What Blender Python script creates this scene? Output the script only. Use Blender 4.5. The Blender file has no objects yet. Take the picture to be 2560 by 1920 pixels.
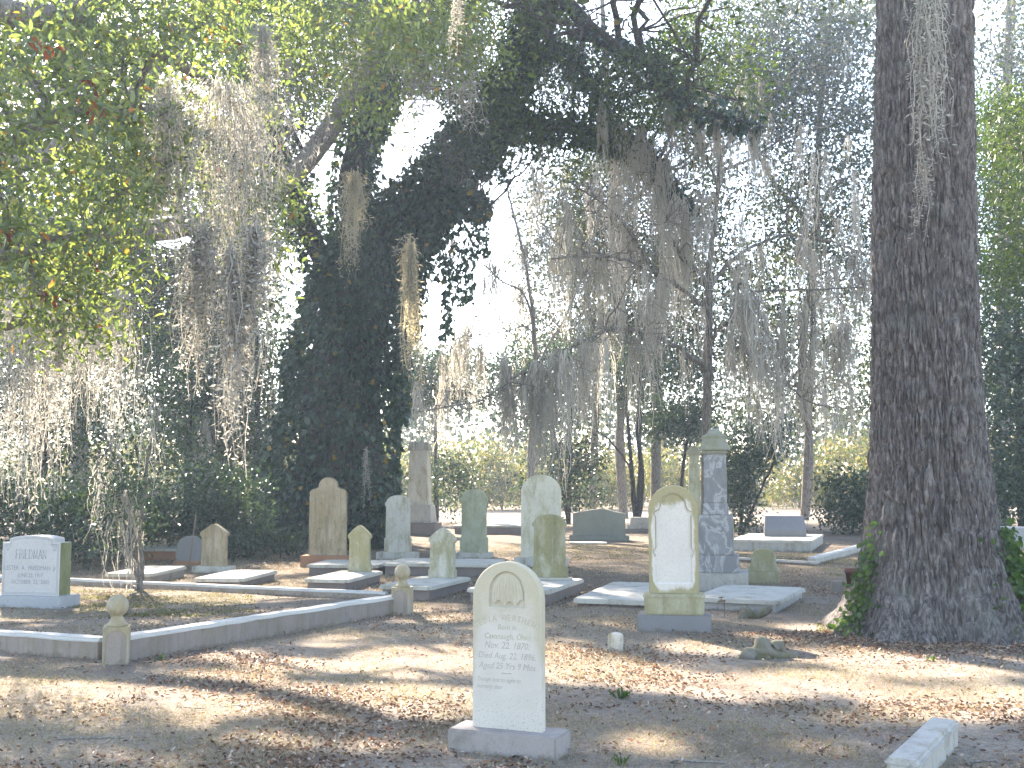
import bpy, bmesh, math
import numpy as np
from mathutils import Vector, Matrix
from mathutils.geometry import tessellate_polygon

# ------------------------------------------------------------------ camera, sky, sun, exposure
SC = bpy.context.scene
R = math.radians
FPX, HCAM, PITCH = 2800.0, 1.56, math.atan(240 / 2800.0)
cam_d = bpy.data.cameras.new('camera')
cam_d.sensor_width = 36.0
cam_d.lens = 36.0 * FPX / 2560
cam_d.clip_start = 0.05
cam_d.clip_end = 2000
cam = bpy.data.objects.new('camera', cam_d)
SC.collection.objects.link(cam)
cam.location = (0, 0, HCAM)
cam.rotation_euler = (math.pi / 2 + PITCH, 0, 0)
SC.camera = cam

SUN_EL, SUN_AZ = 36.0, -25.0            # azimuth from +Y, negative = to the left of the view
world = bpy.data.worlds.new('World')
SC.world = world
world.use_nodes = True
wn = world.node_tree
sky = wn.nodes.new('ShaderNodeTexSky')
sky.sky_type = 'NISHITA'
sky.sun_disc = False
sky.sun_elevation = R(SUN_EL)
sky.sun_rotation = R(SUN_AZ)
sky.air_density = 1.0
sky.dust_density = 0.8
sky.ozone_density = 1.0
bg = wn.nodes['Background']
bg.inputs['Strength'].default_value = 0.115
wn.links.new(sky.outputs[0], bg.inputs[0])
SUN = Vector((math.sin(R(SUN_AZ)) * math.cos(R(SUN_EL)), math.cos(R(SUN_AZ)) * math.cos(R(SUN_EL)), math.sin(R(SUN_EL))))
sun_d = bpy.data.lights.new('sun', 'SUN')
sun_d.energy = 5.0
sun_d.angle = R(0.55)
sun_d.color = (1.0, 0.93, 0.82)
sun = bpy.data.objects.new('sun', sun_d)
SC.collection.objects.link(sun)
sun.rotation_euler = SUN.to_track_quat('Z', 'Y').to_euler()
vs = SC.view_settings
vs.view_transform = 'Standard'
vs.look = 'None'
vs.exposure = 2.85
vs.use_white_balance = True          # the camera's own daylight-shade balance
vs.white_balance_temperature = 6950
vs.white_balance_tint = 13
vs.gamma = 1.0
vs.use_curve_mapping = False
SC.cycles.max_bounces = 6
SC.cycles.diffuse_bounces = 3
SC.cycles.glossy_bounces = 2
SC.cycles.transmission_bounces = 4
SC.cycles.transparent_max_bounces = 4
SC.cycles.volume_bounces = 0
SC.cycles.caustics_reflective = False
SC.cycles.caustics_refractive = False
SC.cycles.sample_clamp_indirect = 4.0

# ------------------------------------------------------------------ pixel <-> place (photograph pixels, 2560 x 1920)
CP, SP = math.cos(PITCH), math.sin(PITCH)
def ray(px, py):
    a, b = (px - 1280) / FPX, (960 - py) / FPX
    return np.array((a, CP - b * SP, SP + b * CP))
def at(px, py, Y):
    d = ray(px, py)
    return np.array((0, 0, HCAM)) + d * (Y / d[1])
def gp(px, py, z=0.0):
    d = ray(px, py)
    return np.array((0, 0, HCAM)) + d * ((z - HCAM) / d[2])
def proj(P):
    P = np.asarray(P, float)
    x, y, z = P[..., 0], P[..., 1], P[..., 2] - HCAM
    dep = y * CP + z * SP
    up = -y * SP + z * CP
    dep = np.where(dep < 0.05, 0.05, dep)
    return 1280 + FPX * x / dep, 960 - FPX * up / dep, dep

# ------------------------------------------------------------------ objects
COL = SC.collection
MATS = {}
def tag(o, label=None, cat=None, group=None, kind=None):
    if label: o['label'] = label
    if cat: o['category'] = cat
    if group: o['group'] = group
    if kind: o['kind'] = kind
    return o
def empty(name, loc, yaw=0.0, label=None, cat=None, group=None):
    o = bpy.data.objects.new(name, None)
    o.empty_display_size = 0.1
    o.location = tuple(loc)
    o.rotation_euler = (0, 0, yaw)
    COL.objects.link(o)
    return tag(o, label, cat, group)
def link(name, me, mat=None, parent=None):
    o = bpy.data.objects.new(name, me)
    COL.objects.link(o)
    if mat is not None and len(me.materials) == 0: me.materials.append(mat)
    if parent is not None: o.parent = parent
    return o
def mesh_np(name, V, F, smooth=False, rnd=None):
    """V (n,3); F list of int arrays (m,3)/(m,4)"""
    if not isinstance(F, (list, tuple)): F = [F]
    F = [np.asarray(f, np.int32) for f in F if len(f)]
    me = bpy.data.meshes.new(name)
    V = np.ascontiguousarray(V, np.float32)
    me.vertices.add(len(V)); me.vertices.foreach_set('co', V.ravel())
    loops = np.concatenate([f.ravel() for f in F])
    tot = np.concatenate([np.full(len(f), f.shape[1], np.int32) for f in F])
    start = np.concatenate(([0], np.cumsum(tot)[:-1])).astype(np.int32)
    me.loops.add(len(loops)); me.loops.foreach_set('vertex_index', loops.astype(np.int32))
    me.polygons.add(len(tot)); me.polygons.foreach_set('loop_start', start)
    if smooth: me.polygons.foreach_set('use_smooth', np.ones(len(tot), bool))
    me.update(calc_edges=True)
    if rnd is not None:
        a = me.attributes.new('rnd', 'FLOAT', 'FACE')
        a.data.foreach_set('value', np.ascontiguousarray(rnd, np.float32))
    me.validate()
    return me
class MB:
    """collects shapes for one mesh"""
    def __init__(s): s.V, s.Q, s.T, s.rq, s.rt, s.n = [], [], [], [], [], 0
    def add(s, V, Q=None, T=None, r=None):
        V = np.asarray(V, float).reshape(-1, 3)
        if Q is not None and len(Q):
            Q = np.asarray(Q, int); s.Q.append(Q + s.n)
            s.rq.append(np.broadcast_to(0.5 if r is None else r, len(Q)))
        if T is not None and len(T):
            T = np.asarray(T, int); s.T.append(T + s.n)
            s.rt.append(np.broadcast_to(0.5 if r is None else r, len(T)))
        s.V.append(V); s.n += len(V)
    def mesh(s, name, smooth=False):
        F, r = [], []
        if s.Q: F.append(np.concatenate(s.Q)); r.append(np.concatenate(s.rq))
        if s.T: F.append(np.concatenate(s.T)); r.append(np.concatenate(s.rt))
        return mesh_np(name, np.concatenate(s.V), F, smooth, np.concatenate(r))
    def build(s, name, mat, parent=None, smooth=False):
        return link(name, s.mesh(name, smooth), mat, parent)

# ------------------------------------------------------------------ noise
def _h(ix, iy, iz, seed):
    n = (ix * 374761393 + iy * 668265263 + iz * 2147483647 + seed * 974711) & 0xFFFFFFFF
    n = ((n ^ (n >> 13)) * 1274126177) & 0xFFFFFFFF
    n = n ^ (n >> 16)
    return (n & 0xFFFFFF) / float(0xFFFFFF)
def vnoise(P, seed=0):
    P = np.asarray(P, float)
    i = np.floor(P).astype(np.int64); f = P - i; f = f * f * (3 - 2 * f)
    x, y, z = i[..., 0], i[..., 1], i[..., 2]
    fx, fy, fz = f[..., 0], f[..., 1], f[..., 2]
    def c(a, b, d): return _h(x + a, y + b, z + d, seed)
    x00 = c(0, 0, 0) * (1 - fx) + c(1, 0, 0) * fx; x10 = c(0, 1, 0) * (1 - fx) + c(1, 1, 0) * fx
    x01 = c(0, 0, 1) * (1 - fx) + c(1, 0, 1) * fx; x11 = c(0, 1, 1) * (1 - fx) + c(1, 1, 1) * fx
    y0 = x00 * (1 - fy) + x10 * fy; y1 = x01 * (1 - fy) + x11 * fy
    return y0 * (1 - fz) + y1 * fz
def fbm(P, seed=0, octv=4):
    s, a, t = 0.0, 0.5, 0.0
    P = np.asarray(P, float)
    for o in range(octv):
        s = s + a * vnoise(P * 2 ** o, seed + o * 17); t += a; a *= 0.5
    return s / t

# ------------------------------------------------------------------ shapes
def catmull(P, n=6):
    P = np.asarray(P, float)
    if len(P) < 3:
        t = np.linspace(0, 1, n + 1)[:, None]
        return P[0] * (1 - t) + P[-1] * t
    Q = np.vstack((2 * P[0] - P[1], P, 2 * P[-1] - P[-2]))
    out = []
    for i in range(1, len(Q) - 2):
        t = np.linspace(0, 1, n, endpoint=False)[:, None]
        a, b, c, d = Q[i - 1], Q[i], Q[i + 1], Q[i + 2]
        out.append(0.5 * (2 * b + (c - a) * t + (2 * a - 5 * b + 4 * c - d) * t ** 2 + (3 * b - a - 3 * c + d) * t ** 3))
    out.append(P[-1:])
    return np.vstack(out)
def tube(P, rad, sides=8, knob=0.0, seed=0, cap=True):
    P = np.asarray(P, float); n = len(P)
    rad = np.broadcast_to(np.asarray(rad, float), n)
    T = np.gradient(P, axis=0)
    T /= np.linalg.norm(T, axis=1, keepdims=True) + 1e-9
    ref = np.array((0.31, 0.17, 0.93)); ref = np.where(np.abs(T @ ref)[:, None] > 0.95, np.array((1.0, 0.1, 0)), ref)
    U = np.cross(T, ref); U /= np.linalg.norm(U, axis=1, keepdims=True) + 1e-9
    W = np.cross(T, U)
    a = np.linspace(0, 2 * math.pi, sides, endpoint=False)
    V = P[:, None] + rad[:, None, None] * (np.cos(a)[None, :, None] * U[:, None] + np.sin(a)[None, :, None] * W[:, None])
    if knob:
        f = 1 + knob * (fbm(V * (0.6 / max(rad.max(), 0.02)), seed, 3) - 0.5) * 2
        V = P[:, None] + (V - P[:, None]) * f[..., None]
    idx = np.arange(n * sides).reshape(n, sides)
    q = np.stack((idx[:-1], np.roll(idx[:-1], -1, 1), np.roll(idx[1:], -1, 1), idx[1:]), -1).reshape(-1, 4)
    V = V.reshape(-1, 3)
    T_ = None
    if cap:
        V = np.vstack((V, P[-1:] + T[-1] * rad[-1] * 0.5))
        e = idx[-1]
        T_ = np.stack((e, np.roll(e, -1), np.full(sides, len(V) - 1)), -1)
    return V, q, T_
def box_bm(bm, x0, x1, y0, y1, z0, z1):
    vs_ = [bm.verts.new(v) for v in ((x0, y0, z0), (x1, y0, z0), (x1, y1, z0), (x0, y1, z0), (x0, y0, z1), (x1, y0, z1), (x1, y1, z1), (x0, y1, z1))]
    for f in ((3, 2, 1, 0), (4, 5, 6, 7), (0, 1, 5, 4), (1, 2, 6, 5), (2, 3, 7, 6), (3, 0, 4, 7)):
        bm.faces.new([vs_[i] for i in f])
def bm_mesh(bm, name, smooth=False):
    me = bpy.data.meshes.new(name)
    bmesh.ops.recalc_face_normals(bm, faces=bm.faces)
    bm.to_mesh(me); bm.free()
    if smooth: me.polygons.foreach_set('use_smooth', np.ones(len(me.polygons), bool))
    return me
def wear(bm, amt, seed, cuts=0):
    """slightly uneven old edges"""
    if cuts: bmesh.ops.subdivide_edges(bm, edges=[e for e in bm.edges if e.calc_length() > 0.09], cuts=cuts, use_grid_fill=True)
    P = np.array([v.co[:] for v in bm.verts])
    for v, a, b, c in zip(bm.verts, fbm(P * 5, seed) - .5, fbm(P * 5, seed + 5) - .5, fbm(P * 5, seed + 9) - .5):
        v.co += Vector((a, b, c)) * amt
def block(name, w, d, h, mat, parent, z=0.0, bev=0.012, y=0.0, x=0.0, worn=0.006, seed=1, taper=0.0):
    bm = bmesh.new()
    box_bm(bm, x - w / 2, x + w / 2, y - d / 2, y + d / 2, z, z + h)
    if taper:
        for v in bm.verts:
            if v.co.z > z + h / 2: v.co.x = x + (v.co.x - x) * (1 - taper); v.co.y = y + (v.co.y - y) * (1 - taper)
    bmesh.ops.bevel(bm, geom=list(bm.edges), offset=bev, segments=2, affect='EDGES')
    if worn: wear(bm, worn, seed, 5)
    return link(name, bm_mesh(bm, name), mat, parent)
def sheet(bm, loops, y, flip=False):
    """fill a 2D outline (with holes) in the plane y"""
    tri = tessellate_polygon([[Vector((p[0], p[1], 0)) for p in L] for L in loops])
    vs_ = [bm.verts.new((p[0], y, p[1])) for L in loops for p in L]
    for t in tri:
        try: bm.faces.new([vs_[i] for i in (t if not flip else t[::-1])])
        except ValueError: pass
    return vs_
def plate(name, outline, depth, mat, parent, z=0.0, bev=0.008, hole=None, recess=0.02, y=0.0, seed=1, worn=0.004):
    """upright slab: outline (x, z) extruded along y, front at -depth/2; hole = sunken panel in the front"""
    bm = bmesh.new()
    O = [(p[0], p[1]) for p in outline]
    yf, yb = y - depth / 2, y + depth / 2
    n = len(O)
    cx, cz = sum(p[0] for p in O) / n, sum(p[1] for p in O) / n
    ins = []
    for i in range(n):                      # chamfered rim
        a, b, c = Vector(O[i - 1]), Vector(O[i]), Vector(O[(i + 1) % n])
        t = (c - a).normalized(); nn = Vector((-t.y, t.x))
        p = b + nn * bev
        ins.append((p.x, p.y))
    area = sum(O[i][0] * O[(i + 1) % n][1] - O[(i + 1) % n][0] * O[i][1] for i in range(n))
    if area < 0:
        ins = []
        for i in range(n):
            a, b, c = Vector(O[i - 1]), Vector(O[i]), Vector(O[(i + 1) % n])
            t = (c - a).normalized(); nn = Vector((t.y, -t.x)); p = b + nn * bev
            ins.append((p.x, p.y))
    loops = [ins] + ([list(hole)] if hole else [])
    f = sheet(bm, loops, yf); b_ = sheet(bm, [ins], yb, True)
    of = [bm.verts.new((p[0], yf + bev, p[1])) for p in O]
    ob = [bm.verts.new((p[0], yb - bev, p[1])) for p in O]
    for i in range(n):
        j = (i + 1) % n
        for A, B in ((f, of), (of, ob), (ob, b_)):
            try: bm.faces.new((A[i], A[j], B[j], B[i]))
            except ValueError: pass
    if hole:
        H = loops[1]; m = len(H); fh = f[n:]
        s = 1 - recess / max(max(p[0] for p in H) - min(p[0] for p in H), .01)
        hx = sum(p[0] for p in H) / m; hz = sum(p[1] for p in H) / m
        H2 = [(hx + (p[0] - hx) * s, hz + (p[1] - hz) * s) for p in H]
        g = sheet(bm, [H2], yf + recess)
        for i in range(m):
            j = (i + 1) % m
            bm.faces.new((fh[i], fh[j], g[j], g[i]))
    if worn: wear(bm, worn, seed)
    bmesh.ops.remove_doubles(bm, verts=bm.verts, dist=1e-5)
    o = link(name, bm_mesh(bm, name), mat, parent)
    o.location.z = z
    return o
def lathe(name, prof, mat, parent, n=28, center=(0, 0)):
    prof = np.array(prof, float)
    a = np.linspace(0, 2 * math.pi, n, endpoint=False)
    V = np.stack((center[0] + prof[:, 0][:, None] * np.cos(a), center[1] + prof[:, 0][:, None] * np.sin(a), np.repeat(prof[:, 1][:, None], n, 1)), -1)
    i = np.arange(len(prof) * n).reshape(-1, n)
    q = np.stack((i[:-1], np.roll(i[:-1], -1, 1), np.roll(i[1:], -1, 1), i[1:]), -1).reshape(-1, 4)
    return link(name, mesh_np(name, V.reshape(-1, 3), q, True), mat, parent)
def arc(cx, cz, rx, rz, a0, a1, n):
    return [(cx + rx * math.cos(R(a0 + (a1 - a0) * i / n)), cz + rz * math.sin(R(a0 + (a1 - a0) * i / n))) for i in range(n + 1)]
def mirror(half):
    """half outline from bottom right up to the top centre"""
    left = [(-x, z) for x, z in reversed(half) if abs(x) > 1e-6]
    return half + left
# outlines, all in metres, bottom at 0
def o_round(w, h, rise=None):
    rise = w / 2 if rise is None else rise
    return mirror([(w / 2, 0)] + arc(0, h - rise, w / 2, rise, 0, 90, 14))
def o_gable(w, h, foot=0.16):
    b = w / 2
    return mirror([(b * .98, 0), (b * .98, h * foot), (b * .88, h * (foot + .02)), (b * .86, h * .66)] + arc(b * .84, h * .76, b * .16, h * .06, -80, 80, 5) + [(b * .72, h * .86), (b * .4, h * .935), (b * .16, h * .985), (0, h)])
def o_ears(w, h, foot=0.0, top=0.15):
    """shouldered stone: notch below a broad segmental head"""
    b = w / 2
    p = [(b, 0)]
    if foot: p += [(b, h * foot), (b * .9, h * (foot + .015))]
    p += [(b * .88, h * .80), (b * .97, h * .815), (b * .99, h * .86), (b * .9, h * .885)] + arc(0, h * .885, b * .86, h * .115, 0, 90, 9)
    return mirror(p)
def o_trefoil(w, h):
    b = w / 2
    p = [(b, 0), (b * .99, h * .755), (b * .96, h * .765), (b * .965, h * .78)] + arc(b * .64, h * .80, b * .345, h * .055, -20, 90, 7) + [(b * .6, h * .868), (b * .5, h * .873)] + arc(0, h * .885, b * .5, h * .115, 0, 90, 10)
    return mirror(p)

# ------------------------------------------------------------------ materials
def mat(name):
    m = bpy.data.materials.new(name); m.use_nodes = True
    nt = m.node_tree; nt.nodes.clear()
    out = nt.nodes.new('ShaderNodeOutputMaterial')
    MATS[name] = m
    return m, nt, out
class NT:
    def __init__(s, nt): s.nt = nt
    def n(s, t, **kw):
        x = s.nt.nodes.new(t)
        for k, v in kw.items():
            if k in x.inputs.keys() if isinstance(k, str) else False: pass
            setattr(x, k, v)
        return x
    def l(s, a, b): s.nt.links.new(a, b)
    def noise(s, vec, scale, detail=5, rough=.55, dist=0.0):
        x = s.n('ShaderNodeTexNoise'); x.inputs['Scale'].default_value = scale; x.inputs['Detail'].default_value = detail
        x.inputs['Roughness'].default_value = rough; x.inputs['Distortion'].default_value = dist
        if vec is not None: s.l(vec, x.inputs['Vector'])
        return x.outputs['Fac']
    def ramp(s, fac, stops, interp='LINEAR'):
        x = s.n('ShaderNodeValToRGB'); cr = x.color_ramp; cr.interpolation = interp
        while len(cr.elements) < len(stops): cr.elements.new(0.5)
        for e, (p, c) in zip(cr.elements, stops):
            e.position = p; e.color = (c, c, c, 1) if not hasattr(c, '__len__') else (*c, 1)
        s.l(fac, x.inputs[0]); return x.outputs[0]
    def math(s, op, a, b=None, clamp=False):
        x = s.n('ShaderNodeMath', operation=op, use_clamp=clamp)
        for i, v in enumerate((a, b)):
            if v is None: continue
            if isinstance(v, (int, float)): x.inputs[i].default_value = v
            else: s.l(v, x.inputs[i])
        return x.outputs[0]
    def mix(s, fac, a, b, mode='MIX'):
        x = s.n('ShaderNodeMix', data_type='RGBA', blend_type=mode)
        for i, v in ((0, fac), (6, a), (7, b)):
            if isinstance(v, (int, float)): x.inputs[i].default_value = v
            elif isinstance(v, tuple): x.inputs[i].default_value = (*v, 1)
            else: s.l(v, x.inputs[i])
        return x.outputs[2]
    def coord(s, scale=(1, 1, 1), loc=(0, 0, 0), kind='Object'):
        tc = s.n('ShaderNodeTexCoord'); mp = s.n('ShaderNodeMapping')
        mp.inputs['Scale'].default_value = scale; mp.inputs['Location'].default_value = loc
        s.l(tc.outputs[kind], mp.inputs[0]); return mp.outputs[0]
    def bump(s, h, strength, dist):
        x = s.n('ShaderNodeBump'); x.inputs['Strength'].default_value = strength; x.inputs['Distance'].default_value = dist
        s.l(h, x.inputs['Height']); return x.outputs[0]
    def principled(s, out, col, rough=.85, normal=None, spec=.3):
        p = s.n('ShaderNodeBsdfPrincipled')
        if isinstance(col, tuple): p.inputs['Base Color'].default_value = (*col, 1)
        else: s.l(col, p.inputs['Base Color'])
        if isinstance(rough, (int, float)): p.inputs['Roughness'].default_value = rough
        else: s.l(rough, p.inputs['Roughness'])
        p.inputs['Specular IOR Level'].default_value = spec
        if normal is not None: s.l(normal, p.inputs['Normal'])
        s.l(p.outputs[0], out.inputs[0]); return p
def stone(name, base, base2, lichen, amount, seed=0.0, dark=(.09, .085, .075), darkamt=.35, edge=None, speck=.5, streak=.0, rough=.9):
    """old stone: mottled base, patches of lichen (amount 0..1; edge=(half width, height): lichen creeps in from the rim), dark specks"""
    m, nt, out = mat(name); g = NT(nt)
    v = g.coord(loc=(seed * 3.7, seed * 1.3, seed * 2.1))
    c = g.mix(g.ramp(g.noise(v, 3.0, 6, .6), [(.3, 0.0), (.7, 1.0)]), base, base2)
    c = g.mix(g.math('MULTIPLY', g.ramp(g.noise(v, 70, 4, .7), [(.45, 0.0), (.75, 1.0)]), .25), c, dark)
    fac = g.noise(g.coord(scale=(1, 1, .42), loc=(seed * 3.7, seed * 1.3, seed * 2.1)), 5.5, 9, .68, .3)
    if edge:
        sx = g.n('ShaderNodeSeparateXYZ'); tc = g.n('ShaderNodeTexCoord'); g.l(tc.outputs['Object'], sx.inputs[0])
        ax = g.math('DIVIDE', g.math('ABSOLUTE', sx.outputs[0]), edge[0])
        az = g.math('DIVIDE', sx.outputs[2], edge[1])
        top = g.math('MAXIMUM', g.math('SUBTRACT', az, edge[2]), 0.0)
        e = g.math('ADD', g.math('POWER', ax, 5.0), g.math('MULTIPLY', g.math('POWER', top, 1.6), 4.0))
        low = g.math('MAXIMUM', g.math('SUBTRACT', .12, az), 0.0)
        e = g.math('ADD', e, g.math('MULTIPLY', low, edge[3]))
        fac = g.math('ADD', g.math('MULTIPLY', g.math('SUBTRACT', fac, .5), 1.1), g.math('ADD', e, .0))
        fac = g.ramp(fac, [(.32, 0.0), (.48, 1.0)])
        fac = g.math('MULTIPLY', fac, amount)
    else:
        lo = .78 - .6 * amount
        fac = g.ramp(fac, [(max(lo - .06, 0), 0.0), (min(lo + .12, 1), 1.0)])
        fac = g.math('MULTIPLY', fac, .92)
    lc = g.mix(g.noise(v, 26, 5, .7), lichen, tuple(x * .62 for x in lichen))
    c = g.mix(fac, c, lc)
    if streak:
        v2 = g.coord(scale=(14, 14, 1.1), loc=(seed, 0, 0))
        c = g.mix(g.math('MULTIPLY', g.ramp(g.noise(v2, 1.0, 5, .6), [(.5, 0.0), (.72, 1.0)]), streak), c, dark)
    if darkamt:
        d = g.ramp(g.noise(v, 11, 8, .75), [(.56, 0.0), (.7, 1.0)])
        c = g.mix(g.math('MULTIPLY', d, darkamt), c, dark)
    if speck:
        s_ = g.ramp(g.noise(v, 130, 3, .6), [(.62, 0.0), (.7, 1.0)])
        c = g.mix(g.math('MULTIPLY', s_, speck), c, dark)
    geo = g.n('ShaderNodeNewGeometry'); sw = g.n('ShaderNodeSeparateXYZ'); g.l(geo.outputs['Position'], sw.inputs[0])
    zz = g.math('ADD', sw.outputs[2], g.math('MULTIPLY', g.math('SUBTRACT', g.noise(geo.outputs['Position'], 9, 5, .7), .5), .22))
    c = g.mix(g.math('MULTIPLY', g.ramp(zz, [(.0, 1.0), (.03, 0.0)]), .5), c, (.12, .088, .06))
    b = g.bump(g.math('ADD', g.noise(v, 60, 6, .7), g.math('MULTIPLY', g.noise(v, 9, 5, .6), 2.0)), .35, .01)
    g.principled(out, c, rough, b, .25)
    return m
MARBLE, MARBLE2 = (.56, .53, .475), (.44, .415, .37)
LICH = (.30, .275, .115)
def M_marble_main():
    m, nt, out = mat('marble_main'); g = NT(nt)
    v = g.coord()
    sx = g.n('ShaderNodeSeparateXYZ'); tc = g.n('ShaderNodeTexCoord'); g.l(tc.outputs['Object'], sx.inputs[0])
    ax = g.math('DIVIDE', g.math('ABSOLUTE', sx.outputs[0]), .217); az = sx.outputs[2]
    c = g.mix(g.ramp(g.noise(v, 3.2, 6), [(.35, 0.0), (.65, 1.0)]), (.56, .51, .435), (.48, .43, .365))
    n1 = g.noise(v, 5, 7, .65, .3)
    top = g.math('MULTIPLY', g.math('SUBTRACT', az, .45), 1.15)
    e = g.math('ADD', g.math('MULTIPLY', g.math('POWER', ax, 6.0), .42), g.math('ADD', g.math('MULTIPLY', g.math('SUBTRACT', n1, .5), 1.0), top))
    f = g.ramp(e, [(.12, 0.0), (.40, 1.0)])
    lc = g.mix(g.noise(v, 30, 6, .7), (.45, .40, .285), (.36, .315, .205))
    c = g.mix(g.math('MULTIPLY', f, .85), c, lc)
    s_ = g.ramp(g.noise(v, 90, 4, .7), [(.56, 0.0), (.66, 1.0)])
    low = g.ramp(az, [(.0, .85), (.28, .12)])
    c = g.mix(g.math('MULTIPLY', s_, low), c, (.13, .13, .12))
    b = g.bump(g.noise(v, 60, 6, .7), .3, .006)
    g.principled(out, c, .85, b, .25)
    return m
def M_veined():
    m, nt, out = mat('blue_veined_marble'); g = NT(nt)
    v = g.coord(scale=(1, 1, .55))
    nz = g.noise(v, 3.2, 8, .62, 1.6)
    c = g.ramp(nz, [(.30, (.14, .138, .135)), (.47, (.19, .185, .18)), (.515, (.36, .35, .33)), (.56, (.20, .196, .19)), (.75, (.28, .272, .26))])
    b = g.bump(g.noise(v, 40, 5), .15, .006)
    g.principled(out, c, .6, b, .4)
    return m
def M_bark(name, c1, c2, c3, vs=(9, 9, 1.6), bump=.8, dist=.03, scale=1.0):
    m, nt, out = mat(name); g = NT(nt)
    v = g.coord(scale=vs)
    n1 = g.noise(v, 2.2 * scale, 8, .65, .6)
    n2 = g.noise(g.coord(), 3.0, 5, .6)
    c = g.ramp(n1, [(.36, c1), (.50, c2), (.66, c3)])
    c = g.mix(g.math('MULTIPLY', g.ramp(n2, [(.55, 0.0), (.75, 1.0)]), .5), c, (.20, .21, .18))
    sp = g.ramp(g.noise(g.coord(scale=(1, 1, .6)), 34, 4, .7), [(.61, 0.0), (.67, 1.0)])
    c = g.mix(g.math('MULTIPLY', sp, .55), c, (.36, .36, .33))
    g.principled(out, c, .95, g.bump(n1, bump, dist), .15)
    return m
def M_leaf(name, stops, trans=.5, tcol=(1.25, 1.25, .5), gloss=.25, rough=.35):
    m, nt, out = mat(name); g = NT(nt)
    a = g.n('ShaderNodeAttribute', attribute_name='rnd')
    c = g.ramp(a.outputs['Fac'], stops)
    p = g.n('ShaderNodeBsdfPrincipled'); g.l(c, p.inputs['Base Color'])
    p.inputs['Roughness'].default_value = rough; p.inputs['Specular IOR Level'].default_value = gloss
    t = g.n('ShaderNodeBsdfTranslucent'); g.l(g.mix(1.0, c, tcol, 'MULTIPLY'), t.inputs[0])
    mx = g.n('ShaderNodeMixShader'); mx.inputs[0].default_value = trans
    g.l(p.outputs[0], mx.inputs[1]); g.l(t.outputs[0], mx.inputs[2]); g.l(mx.outputs[0], out.inputs[0])
    return m
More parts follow.
